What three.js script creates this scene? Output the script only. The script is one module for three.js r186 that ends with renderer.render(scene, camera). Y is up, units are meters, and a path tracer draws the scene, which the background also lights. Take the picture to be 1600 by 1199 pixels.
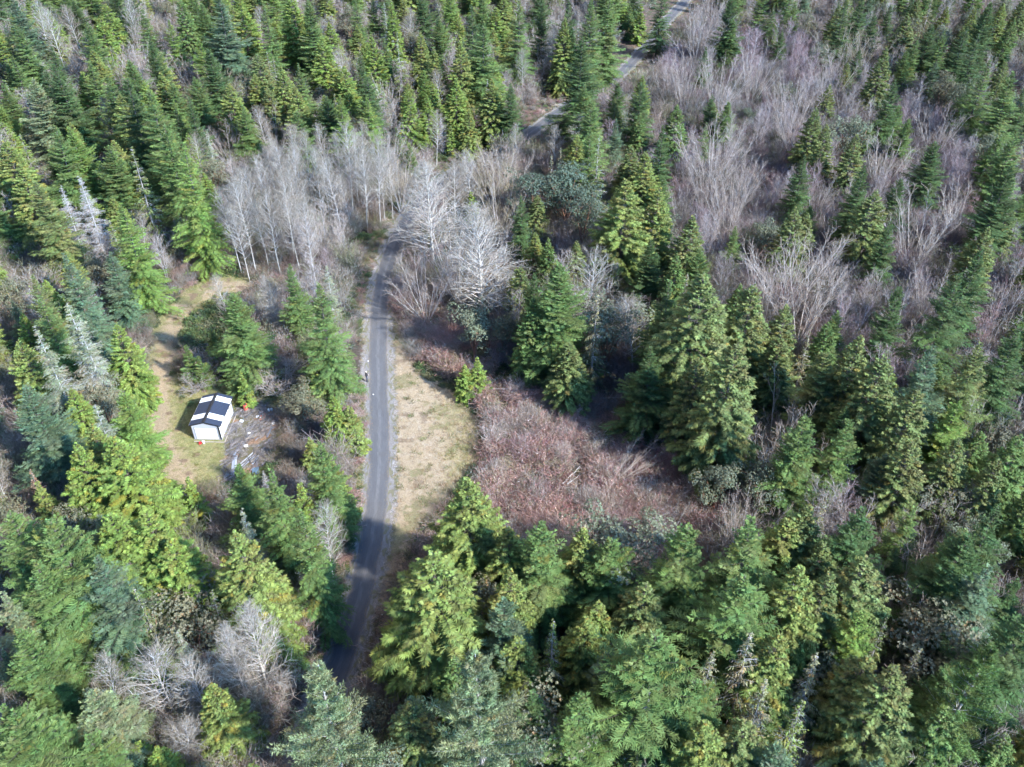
import * as THREE from 'three';
import { Sky } from 'three/addons/objects/Sky.js';
import { MarchingCubes } from 'three/addons/objects/MarchingCubes.js';
import { mergeGeometries } from 'three/addons/utils/BufferGeometryUtils.js';

// ---------------------------------------------------------------- camera, sky, sun, exposure
const PW = 1600, PH = 1199, FPX = 1400, CAM_H = 76, PITCH = THREE.MathUtils.degToRad(39);
const scene = new THREE.Scene();
const camera = new THREE.PerspectiveCamera(2 * Math.atan(PH / 2 / FPX) * 180 / Math.PI, PW / PH, 1, 4000);
camera.position.set(0, CAM_H, 0);
camera.rotation.set(-PITCH, 0, 0);
scene.add(camera);
const renderer = new THREE.WebGLRenderer({ antialias: true });
renderer.setSize(1024, 767);
renderer.toneMapping = THREE.LinearToneMapping;
renderer.toneMappingExposure = 3.35;
renderer.shadowMap.enabled = true;
const SUN = new THREE.Vector3(0.68, 0.565, 0.46).normalize();
const sky = new Sky();
sky.name = 'sky';
sky.scale.setScalar(3000);
Object.assign(sky.material.uniforms.turbidity, { value: 5 });
sky.material.uniforms.rayleigh.value = 0.7;
sky.material.uniforms.mieCoefficient.value = 0.004;
sky.material.uniforms.sunPosition.value.copy(SUN);
sky.userData.kind = 'structure';
scene.add(sky);
scene.environmentIntensity = 0.3;
const sun = new THREE.DirectionalLight(new THREE.Color(1, 0.95, 0.88), 3.1);
sun.position.copy(SUN).multiplyScalar(300);
sun.castShadow = true;
sun.shadow.mapSize.set(4096, 4096);
Object.assign(sun.shadow.camera, { left: -260, right: 260, top: 260, bottom: -260, near: 1, far: 900 });
sun.shadow.radius = 4;
sun.target.position.set(0, 0, -140);
sun.position.add(sun.target.position);
scene.add(sun, sun.target);

// ---------------------------------------------------------------- helpers
function rng(seed) {
  let a = seed >>> 0;
  return () => { a = (a + 0x6d2b79f5) | 0; let t = Math.imul(a ^ (a >>> 15), 1 | a); t = (t + Math.imul(t ^ (t >>> 7), 61 | t)) ^ t; return ((t ^ (t >>> 14)) >>> 0) / 4294967296; };
}
const lerp = THREE.MathUtils.lerp, clamp = THREE.MathUtils.clamp, smooth = THREE.MathUtils.smoothstep;
const CP = Math.cos(PITCH), SP = Math.sin(PITCH);
// where a sight line through a point of the photograph meets the level h metres above the ground
function at(px, py, h = 0) {
  const a = (px - PW / 2) / FPX, b = (PH / 2 - py) / FPX, t = (CAM_H - h) / (SP - b * CP);
  return new THREE.Vector2(a * t, -(CP + b * SP) * t);
}
function toPhoto(x, y, z) {
  const yy = y - CAM_H, zc = -z * CP - yy * SP, yc = yy * CP - z * SP;
  return [PW / 2 + FPX * x / zc, PH / 2 - FPX * yc / zc];
}
function inside(poly, x, y) {
  let c = false;
  for (let i = 0, j = poly.length - 1; i < poly.length; j = i++) {
    const [xi, yi] = poly[i], [xj, yj] = poly[j];
    if ((yi > y) !== (yj > y) && x < (xj - xi) * (y - yi) / (yj - yi) + xi) c = !c;
  }
  return c;
}
function edgeDistance(poly, x, y, closed = true) {
  let best = 1e9;
  for (let i = closed ? 0 : 1; i < poly.length; i++) {
    const [ax, ay] = poly[(i + poly.length - 1) % poly.length], [bx, by] = poly[i];
    const dx = bx - ax, dy = by - ay, t = clamp(((x - ax) * dx + (y - ay) * dy) / (dx * dx + dy * dy + 1e-9), 0, 1);
    best = Math.min(best, Math.hypot(x - ax - dx * t, y - ay - dy * t));
  }
  return best;
}
const NT = 256, noiseTable = (() => { const r = rng(77), a = new Float32Array(NT * NT); for (let i = 0; i < a.length; i++) a[i] = r(); return a; })();
function vnoise(x, y) {
  const ix = Math.floor(x), iy = Math.floor(y), fx = x - ix, fy = y - iy, u = fx * fx * (3 - 2 * fx), v = fy * fy * (3 - 2 * fy);
  const g = (i, j) => noiseTable[((iy + j) & 255) * NT + ((ix + i) & 255)];
  return lerp(lerp(g(0, 0), g(1, 0), u), lerp(g(0, 1), g(1, 1), u), v);
}
const fbm = (x, y, n = 4) => { let s = 0, a = 0.5, t = 0; for (let i = 0; i < n; i++) { s += a * vnoise(x, y); t += a; x = x * 2.03 + 17.1; y = y * 2.03 + 9.7; a *= 0.5; } return s / t; };
const used = new Map();
function numbered(name) {
  const n = used.get(name) ?? 0;
  used.set(name, n + 1);
  return n ? `${name}_${String(n).padStart(3, '0')}` : name;
}
function cast(m) { m.castShadow = m.receiveShadow = true; return m; }
function mesh(name, geo, mat, parent) { const m = cast(new THREE.Mesh(geo, mat)); m.name = parent ? name : numbered(name); (parent ?? scene).add(m); return m; }
function tag(o, label, category, group, kind) {
  if (label) o.userData.label = label;
  if (category) o.userData.category = category;
  if (group) o.userData.group = group;
  if (kind) o.userData.kind = kind;
  return o;
}
function thing(name, label, category, [x, y, z], turn = 0, group) {
  const g = new THREE.Group();
  g.name = numbered(name); g.position.set(x, y, z); g.rotation.y = turn;
  scene.add(g);
  return tag(g, label, category, group);
}
const std = (o) => new THREE.MeshStandardMaterial({ roughness: 0.9, ...o });
const rgb = (r, g, b) => new THREE.Color().setRGB(r, g, b);

// Collects triangles with a colour per vertex.
class Builder {
  constructor(withNormals = false) { this.p = []; this.c = []; this.i = []; this.n = withNormals ? [] : null; this.k = 0; }
  v(x, y, z, c, nx, ny, nz) { this.p.push(x, y, z); this.c.push(c[0], c[1], c[2]); if (this.n) this.n.push(nx ?? 0, ny ?? 1, nz ?? 0); return this.k++; }
  t(a, b, c) { this.i.push(a, b, c); }
  // a pointed leaf-like blade: P start, D unit direction, S unit sideways, folded a little
  kite(P, D, S, len, wid, c, fold = 0) {
    const ux = D[1] * S[2] - D[2] * S[1], uy = D[2] * S[0] - D[0] * S[2], uz = D[0] * S[1] - D[1] * S[0];
    const m = 0.42 * len, w = wid / 2;
    const a = this.v(P[0], P[1], P[2], c), b = this.v(P[0] + D[0] * m + S[0] * w + ux * fold, P[1] + D[1] * m + S[1] * w + uy * fold, P[2] + D[2] * m + S[2] * w + uz * fold, c);
    const d = this.v(P[0] + D[0] * m - S[0] * w + ux * fold, P[1] + D[1] * m - S[1] * w + uy * fold, P[2] + D[2] * m - S[2] * w + uz * fold, c), e = this.v(P[0] + D[0] * len, P[1] + D[1] * len, P[2] + D[2] * len, c);
    this.t(a, b, e); this.t(a, e, d);
  }
  // a flat tapering strip between two points
  strip(A, B, S, w0, w1, c) {
    const a = this.v(A[0] - S[0] * w0, A[1] - S[1] * w0, A[2] - S[2] * w0, c), b = this.v(A[0] + S[0] * w0, A[1] + S[1] * w0, A[2] + S[2] * w0, c);
    const d = this.v(B[0] - S[0] * w1, B[1] - S[1] * w1, B[2] - S[2] * w1, c), e = this.v(B[0] + S[0] * w1, B[1] + S[1] * w1, B[2] + S[2] * w1, c);
    this.t(a, b, e); this.t(a, e, d);
  }
  // a tube along points with radii
  tube(pts, rad, sides, c, cap = true) {
    let prev = null;
    const n = pts.length;
    for (let i = 0; i < n; i++) {
      const A = pts[Math.max(0, i - 1)], B = pts[Math.min(n - 1, i + 1)], D = norm([B[0] - A[0], B[1] - A[1], B[2] - A[2]]), [S, U] = frame(D), ring = [];
      for (let k = 0; k < sides; k++) {
        const q = k / sides * Math.PI * 2, cs = Math.cos(q), sn = Math.sin(q), nx = S[0] * cs + U[0] * sn, ny = S[1] * cs + U[1] * sn, nz = S[2] * cs + U[2] * sn;
        ring.push(this.v(pts[i][0] + nx * rad[i], pts[i][1] + ny * rad[i], pts[i][2] + nz * rad[i], c, nx, ny, nz));
      }
      if (prev) for (let k = 0; k < sides; k++) { const k2 = (k + 1) % sides; this.t(prev[k], ring[k], ring[k2]); this.t(prev[k], ring[k2], prev[k2]); }
      prev = ring;
    }
    if (cap && sides > 3) for (let k = 1; k < sides - 1; k++) this.t(prev[0], prev[k], prev[k + 1]);
  }
  get tris() { return this.i.length / 3; }
  build() {
    const g = new THREE.BufferGeometry();
    g.setAttribute('position', new THREE.Float32BufferAttribute(this.p, 3));
    g.setAttribute('color', new THREE.Float32BufferAttribute(this.c, 3));
    if (this.n) g.setAttribute('normal', new THREE.Float32BufferAttribute(this.n, 3));
    g.setIndex(this.i);
    return g;
  }
}
const norm = (a) => { const l = Math.hypot(a[0], a[1], a[2]) || 1; return [a[0] / l, a[1] / l, a[2] / l]; };
const add = (a, b, s = 1) => [a[0] + b[0] * s, a[1] + b[1] * s, a[2] + b[2] * s];
const cross = (a, b) => [a[1] * b[2] - a[2] * b[1], a[2] * b[0] - a[0] * b[2], a[0] * b[1] - a[1] * b[0]];
function frame(D) { const S = norm(cross(D, Math.abs(D[1]) > 0.9 ? [1, 0, 0] : [0, 1, 0])); return [S, norm(cross(S, D))]; }
const jig = (c, r, v = 0.22, h = 0.1) => { const k = 1 - v + 2 * v * r(); return [c[0] * k * (1 + h * (r() - 0.5)), c[1] * k, c[2] * k * (1 + h * (r() - 0.5))]; };
const rdir = (r) => { const z = r() * 2 - 1, a = r() * 6.2832, s = Math.sqrt(1 - z * z); return [s * Math.cos(a), z, s * Math.sin(a)]; };

// ---------------------------------------------------------------- ground layout, measured on the photograph
const px = (list) => list.map(([x, y]) => { const p = at(x, y); return [p.x, p.y]; });
const ROAD_PX = [[478, 1190], [505, 1110], [525, 1055], [544, 995], [560.5, 934], [576, 865], [587, 799], [591, 750], [593, 700], [592, 650], [591, 600], [590.5, 550], [591.5, 500], [596, 455], [606, 410], [625, 365], [655, 320], [700, 280], [757, 243], [818, 214], [842, 198], [867, 179], [910, 150], [958, 124], [985, 100], [1004, 78], [1030, 45], [1063, 10], [1078, -8]];
const roadCurve = new THREE.CatmullRomCurve3(ROAD_PX.map(([x, y]) => { const p = at(x, y); return new THREE.Vector3(p.x, 0, p.y); }));
const roadPts = roadCurve.getSpacedPoints(420), roadLine = roadPts.filter((_, i) => i % 3 === 0).map((p) => [p.x, p.z]);
const LAWN_PX = [[245, 490], [228, 540], [222, 580], [226, 640], [196, 690], [206, 742], [262, 782], [335, 772], [365, 757], [405, 755], [444, 700], [452, 650], [425, 622], [370, 604], [310, 598], [280, 555], [298, 500], [345, 464], [385, 462], [415, 448], [400, 434], [340, 424], [288, 450]];
const DEBRIS_PX = [[350, 694], [362, 648], [380, 626], [420, 630], [440, 655], [432, 692], [408, 733], [375, 757], [346, 758]];
const VERGE_PX = [[616, 470], [617, 520], [618, 600], [621, 700], [618, 800], [606, 880], [588, 950], [606, 962], [640, 890], [664, 846], [695, 805], [742, 755], [768, 705], [770, 664], [750, 628], [705, 602], [660, 578], [634, 535], [624, 490]];
const BRAMBLE1_PX = [[618, 430], [622, 480], [642, 548], [702, 590], [752, 606], [795, 575], [770, 522], [722, 498], [670, 470], [640, 440]];
const BRAMBLE2_PX = [[750, 612], [840, 602], [930, 612], [1010, 625], [1065, 655], [1115, 735], [1132, 830], [1085, 905], [960, 885], [850, 880], [800, 862], [752, 800], [742, 745], [766, 700]];
const LEFT_PX = [[562, 600], [573, 615], [574, 700], [570, 790], [556, 860], [540, 935], [520, 1005], [498, 1065], [470, 1075], [500, 980], [530, 880], [545, 760], [550, 640]];
const UPPER_PX = [[552, 470], [558, 420], [585, 360], [622, 318], [690, 262], [750, 225], [800, 196], [835, 168], [865, 150], [892, 160], [830, 200], [770, 236], [700, 285], [640, 335], [606, 395], [580, 450], [574, 540], [566, 540]];
const FARV_PX = [[860, 162], [920, 120], [955, 95], [985, 72], [1010, 55], [1025, 62], [985, 98], [940, 135], [880, 175]];
const LAWN = px(LAWN_PX), DEBRIS = px(DEBRIS_PX), VERGE = px(VERGE_PX), BRAMBLE1 = px(BRAMBLE1_PX), BRAMBLE2 = px(BRAMBLE2_PX), LEFT = px(LEFT_PX), UPPER = px(UPPER_PX), FARV = px(FARV_PX);
const roadGap = (x, z) => edgeDistance(roadLine, x, z, false);

// ---------------------------------------------------------------- ground textures
function dataTexture(w, h, fill, srgb = true) {
  const d = new Uint8Array(w * h * 4), o = [0, 0, 0];
  for (let y = 0; y < h; y++) for (let x = 0; x < w; x++) {
    fill(x, y, o);
    const k = (y * w + x) * 4;
    for (let c = 0; c < 3; c++) { const l = clamp(o[c], 0, 1); d[k + c] = srgb ? Math.round(255 * (l <= 0.0031308 ? l * 12.92 : 1.055 * l ** (1 / 2.4) - 0.055)) : Math.round(l * 255); }
    d[k + 3] = 255;
  }
  const t = new THREE.DataTexture(d, w, h);
  t.magFilter = THREE.LinearFilter; t.minFilter = THREE.LinearMipmapLinearFilter; t.generateMipmaps = true;
  t.wrapS = t.wrapT = THREE.RepeatWrapping;
  if (srgb) t.colorSpace = THREE.SRGBColorSpace;
  t.needsUpdate = true;
  return t;
}
const mix3 = (o, c, k) => { for (let i = 0; i < 3; i++) o[i] += (c[i] - o[i]) * k; };
const GX0 = -62, GX1 = 48, GZ0 = -160, GZ1 = -40, GN = 2048;       // the part of the ground with its own map, in metres
const zones = (() => {                                                // signed distance to each outline on a coarse grid
  const n = 256, grids = [LAWN, DEBRIS, VERGE, BRAMBLE1, BRAMBLE2, LEFT, UPPER].map((poly) => {
    const a = new Float32Array(n * n);
    for (let j = 0; j < n; j++) for (let i = 0; i < n; i++) { const x = lerp(GX0, GX1, i / (n - 1)), z = lerp(GZ0, GZ1, j / (n - 1)); a[j * n + i] = edgeDistance(poly, x, z) * (inside(poly, x, z) ? 1 : -1); }
    return a;
  });
  const road = new Float32Array(n * n);
  for (let j = 0; j < n; j++) for (let i = 0; i < n; i++) road[j * n + i] = roadGap(lerp(GX0, GX1, i / (n - 1)), lerp(GZ0, GZ1, j / (n - 1)));
  grids.push(road);
  return (k, x, z) => {
    const u = clamp((x - GX0) / (GX1 - GX0), 0, 0.9999) * (n - 1), v = clamp((z - GZ0) / (GZ1 - GZ0), 0, 0.9999) * (n - 1), i = Math.floor(u), j = Math.floor(v), a = grids[k], p = j * n + i;
    return lerp(lerp(a[p], a[p + 1], u - i), lerp(a[p + n], a[p + n + 1], u - i), v - j);
  };
})();
const TRACK = px([[420, 452], [340, 446], [285, 478], [262, 530], [250, 590], [245, 640], [250, 700], [285, 745]]);
const groundMap = dataTexture(GN, GN, (ix, iy, o) => {
  const x = lerp(GX0, GX1, (ix + 0.5) / GN), z = lerp(GZ0, GZ1, (iy + 0.5) / GN);
  const n1 = fbm(x * 0.35 + 40, z * 0.35 + 90, 3), n2 = fbm(x * 1.7, z * 1.7, 3), n3 = vnoise(x * 9 + 3, z * 9), n4 = vnoise(x * 19.3, z * 19.3 + 5), w = (n2 - 0.5) * 1.6 + (n3 - 0.5) * 0.5;
  const g = 0.55 + 0.9 * (0.5 * n3 + 0.5 * n4);
  o[0] = 0.085; o[1] = 0.066; o[2] = 0.05;                              // forest litter
  mix3(o, [0.15, 0.10, 0.075], smooth(n2, 0.45, 0.7));
  mix3(o, [0.06, 0.075, 0.028], smooth(n1, 0.5, 0.68) * 0.7);
  let d = zones(6, x, z) + w;                                           // verge round the upper bend
  if (d > -0.5) { const c = [0.13, 0.125, 0.05]; mix3(c, [0.22, 0.15, 0.1], smooth(n2, 0.42, 0.62)); mix3(c, [0.07, 0.095, 0.03], smooth(n1, 0.52, 0.62)); mix3(o, c, smooth(d, -0.4, 0.6)); }
  d = zones(5, x, z) + w * 0.6;                                         // strip left of the road
  if (d > -0.5) { const c = [0.15, 0.16, 0.055]; mix3(c, [0.3, 0.23, 0.15], smooth(n2, 0.5, 0.66)); mix3(c, [0.09, 0.125, 0.03], smooth(n3, 0.5, 0.75)); mix3(o, c, smooth(d, -0.4, 0.4)); }
  d = Math.max(zones(3, x, z), zones(4, x, z)) + w;                     // brambles
  if (d > -0.8) { const c = [0.17, 0.105, 0.085]; mix3(c, [0.28, 0.17, 0.145], smooth(n2, 0.42, 0.66)); mix3(c, [0.08, 0.075, 0.04], smooth(n1, 0.55, 0.66)); mix3(o, c, smooth(d, -0.6, 0.6)); }
  d = zones(2, x, z) + w * 0.7;                                         // meadow right of the road
  if (d > -0.6) {
    const off = zones(7, x, z), c = [0.41, 0.325, 0.215];
    mix3(c, [0.33, 0.285, 0.13], smooth(off + (n1 - 0.5) * 9 + (n2 - 0.5) * 6, 6, 12) * 0.8);
    mix3(c, [0.44, 0.36, 0.26], smooth(n2, 0.52, 0.7) * 0.7);
    mix3(c, [0.21, 0.155, 0.105], smooth(vnoise(x * 0.8 + 31, z * 0.8) + 0.25 * (n3 - 0.5), 0.74, 0.86) * 0.8);
    mix3(c, [0.19, 0.185, 0.075], smooth(n1 + 0.4 * (n2 - 0.5), 0.57, 0.7) * 0.7);
    mix3(c, [0.2, 0.14, 0.095], smooth(n3 + 0.3 * n4, 0.78, 1.0) * 0.7);
    mix3(o, c, smooth(d, -0.5, 0.4));
  }
  d = zones(0, x, z) + w;                                               // clearing round the shed
  if (d > -0.8) {
    const tr = edgeDistance(TRACK, x, z, false) + (n2 - 0.5) * 1.8, c = [0.235, 0.225, 0.085];
    mix3(c, [0.30, 0.26, 0.115], smooth(n2, 0.4, 0.65));
    mix3(c, [0.38, 0.285, 0.175], 1 - smooth(tr, 0.7, 2.5));
    mix3(c, [0.17, 0.175, 0.055], smooth(n1, 0.54, 0.68) * 0.7);
    mix3(c, [0.2, 0.13, 0.085], smooth(vnoise(x * 0.9 + 7, z * 0.9), 0.72, 0.9) * 0.8);
    mix3(o, c, smooth(d, -0.6, 0.6));
  }
  d = zones(1, x, z) + w * 0.8;                                         // littered earth beside the shed
  if (d > -0.6) { const c = [0.17, 0.148, 0.12]; mix3(c, [0.24, 0.21, 0.175], smooth(n3, 0.5, 0.8)); mix3(c, [0.14, 0.12, 0.065], smooth(n2, 0.5, 0.65)); mix3(c, [0.27, 0.165, 0.1], smooth(n1, 0.55, 0.63)); mix3(o, c, smooth(d, -0.5, 0.5)); }
  d = zones(7, x, z) + (n2 - 0.5) * 1.1 + (n3 - 0.5) * 0.5;             // gravel strewn from the shoulders
  if (d < 2.6) { const c = [0.3, 0.27, 0.25]; mix3(c, [0.42, 0.4, 0.38], smooth(n4, 0.55, 0.8)); mix3(o, c, (1 - smooth(d, 2.0, 2.55)) * 0.85); }
  o[0] *= g; o[1] *= g; o[2] *= g;
});
groundMap.wrapS = groundMap.wrapT = THREE.ClampToEdgeWrapping;
const litterMap = dataTexture(1024, 1024, (ix, iy, o) => {
  const x = ix / 1024 * 32, z = iy / 1024 * 32, n2 = (() => { const f = (s) => vnoise(((x * s) % (32 * s)), z * s); return 0.6 * f(1) + 0.4 * f(2); })(), n3 = vnoise(x * 8, z * 8), g = 0.5 + n3;
  o[0] = 0.085; o[1] = 0.066; o[2] = 0.05;
  mix3(o, [0.15, 0.10, 0.075], smooth(n2, 0.45, 0.7));
  mix3(o, [0.06, 0.075, 0.028], smooth(vnoise(x, z + 100), 0.55, 0.75) * 0.6);
  o[0] *= g; o[1] *= g; o[2] *= g;
});
const grainMap = dataTexture(512, 512, (ix, iy, o) => { const x = ix / 2, y = iy / 2; o[0] = o[1] = o[2] = 0.5 * vnoise(x, y) + 0.5 * noiseTable[(iy & 255) * 256 + (ix & 255)]; }, false);
const grain = (r) => { const t = grainMap.clone(); t.repeat.set(r, r); t.needsUpdate = true; return t; };
function flatUV(g, f) {
  const p = g.attributes.position, uv = new Float32Array(p.count * 2);
  for (let i = 0; i < p.count; i++) { const [u, v] = f(p.getX(i), p.getZ(i)); uv[i * 2] = u; uv[i * 2 + 1] = v; }
  g.setAttribute('uv', new THREE.BufferAttribute(uv, 2));
  return g;
}
const mapUV = (x, z) => [(x - GX0) / (GX1 - GX0), (z - GZ0) / (GZ1 - GZ0)];
function floorSheet(x0, x1, z0, z1, y, n) { const g = new THREE.PlaneGeometry(x1 - x0, z1 - z0, n, n); g.rotateX(-Math.PI / 2); g.translate((x0 + x1) / 2, y, (z0 + z1) / 2); return g; }
tag(mesh('ground', flatUV(floorSheet(-2500, 2500, -2600, 2400, 0, 40), (x, z) => [x / 24, z / 24]), std({ map: litterMap, roughness: 1 })), 'brown forest floor under and between the trees', null, null, 'structure');
const zoneMat = std({ map: groundMap, roughness: 1, bumpMap: grain(60), bumpScale: 0.05 });
tag(mesh('clearing_ground', flatUV(floorSheet(GX0, GX1, GZ0, GZ1, 0.004, 40), mapUV), zoneMat), 'open ground of grass, litter and earth round the road and shed', null, null, 'structure');
function outlineSheet(name, poly, y, mat, label) {
  const pts = [];
  poly.forEach(([x, z], i) => { const [bx, bz] = poly[(i + 1) % poly.length], n = Math.max(1, Math.round(Math.hypot(bx - x, bz - z) / 0.4)); for (let k = 0; k < n; k++) { const u = lerp(x, bx, k / n), v = lerp(z, bz, k / n); pts.push(new THREE.Vector2(u + (fbm(u * 0.9, v * 0.9, 3) - 0.5) * 2.2, -(v + (fbm(u * 0.9 + 50, v * 0.9, 3) - 0.5) * 2.2))); } });
  const g = new THREE.ShapeGeometry(new THREE.Shape(pts));
  g.rotateX(-Math.PI / 2); g.translate(0, y, 0);
  return tag(mesh(name, flatUV(g, mapUV), mat), label, null, null, 'structure');
}
outlineSheet('lawn', LAWN, 0.008, zoneMat, 'worn grass clearing round the shed');
outlineSheet('meadow', VERGE, 0.008, zoneMat, 'dry straw coloured grass right of the road');
// the road: shoulders below, the worn lane on top
function ribbon(half, y, wob, seed) {
  const n = roadPts.length, p = [], uv = [], idx = [], N = 8;
  let s = 0;
  for (let i = 0; i < n; i++) {
    const a = roadPts[Math.max(0, i - 1)], b = roadPts[Math.min(n - 1, i + 1)], dx = b.x - a.x, dz = b.z - a.z, l = Math.hypot(dx, dz), sx = -dz / l, sz = dx / l;
    if (i) s += roadPts[i].distanceTo(roadPts[i - 1]);
    const wl = half[0] + (fbm(s * 0.8, seed) - 0.5) * wob, wr = half[1] + (fbm(s * 0.8, seed + 31) - 0.5) * wob;
    for (let k = 0; k <= N; k++) { const u = k / N, o = lerp(-wl, wr, u); p.push(roadPts[i].x + sx * o, y, roadPts[i].z + sz * o); uv.push(u, s / 20); }
    if (i) for (let k = 0; k < N; k++) { const q = (i - 1) * (N + 1) + k; idx.push(q, q + 1, q + N + 2, q, q + N + 2, q + N + 1); }
  }
  const g = new THREE.BufferGeometry();
  g.setAttribute('position', new THREE.Float32BufferAttribute(p, 3)); g.setAttribute('uv', new THREE.Float32BufferAttribute(uv, 2)); g.setIndex(idx); g.computeVertexNormals();
  if (g.attributes.normal.getY(0) < 0) { g.index.array.reverse(); g.computeVertexNormals(); }
  return g;
}
const shoulderMap = dataTexture(256, 1024, (ix, iy, o) => { const n = noiseTable[(iy & 255) * 256 + ix], m = vnoise(ix * 0.35, iy * 0.35), b = vnoise(ix / 16, iy / 32); o[0] = 0.215; o[1] = 0.2; o[2] = 0.19; mix3(o, [0.28, 0.265, 0.255], smooth(m, 0.55, 0.8)); mix3(o, [0.17, 0.16, 0.085], smooth(b + (m - 0.5) * 0.3, 0.5, 0.68) * 0.8); const g = 0.65 + 0.7 * n; o[0] *= g; o[1] *= g; o[2] *= g; });
tag(mesh('gravel_shoulder', ribbon([1.85, 1.95], 0.012, 1.3, 5), std({ map: shoulderMap, roughness: 1, bumpMap: grain(10), bumpScale: 0.03 })), 'pale gravel shoulders along the narrow road', null, null, 'structure');
const roadMap = dataTexture(256, 2048, (ix, iy, o) => {
  const u = ix / 256, v = iy / 2048 * 20, n = noiseTable[(iy & 255) * 256 + ix], m = vnoise(u * 10, v * 0.7), m2 = vnoise(u * 26 + 9, v * 2.2), st = vnoise(u * 40, v * 0.35), k = 0.5 * m + 0.3 * m2 + 0.2 * st;
  o[0] = 0.106; o[1] = 0.108; o[2] = 0.115;
  const crown = 1 - smooth(Math.abs(u - 0.5 + 0.04 * (m - 0.5)), 0.05, 0.13), edge = smooth(Math.abs(u - 0.5), 0.40, 0.5);
  mix3(o, [0.138, 0.138, 0.142], crown * (0.3 + 0.7 * m2)); mix3(o, [0.2, 0.19, 0.18], edge * (0.3 + 0.7 * m2));
  mix3(o, [0.094, 0.095, 0.099], (1 - crown) * (1 - edge) * smooth(st, 0.5, 0.75) * 0.7);
  const pt = vnoise(u * 3 + 40, v * 0.45), nd = vnoise(u * 60, v * 9); mix3(o, [0.105, 0.103, 0.104], smooth(pt, 0.62, 0.7) * 0.6); mix3(o, [0.19, 0.145, 0.095], smooth(nd + 0.35 * smooth(Math.abs(u - 0.5), 0.25, 0.5), 0.86, 1.05) * 0.75);
  const g = (0.74 + 0.52 * n) * (0.86 + 0.28 * k); o[0] *= g; o[1] *= g; o[2] *= g;
});
tag(mesh('road', ribbon([1.26, 1.26], 0.018, 0.34, 50), std({ map: roadMap, roughness: 0.95, bumpMap: grain(14), bumpScale: 0.008 })), 'narrow grey road with a paler strip down its middle', null, null, 'structure');

// ---------------------------------------------------------------- trees: shapes
const WHITE = [1, 1, 1];
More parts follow.
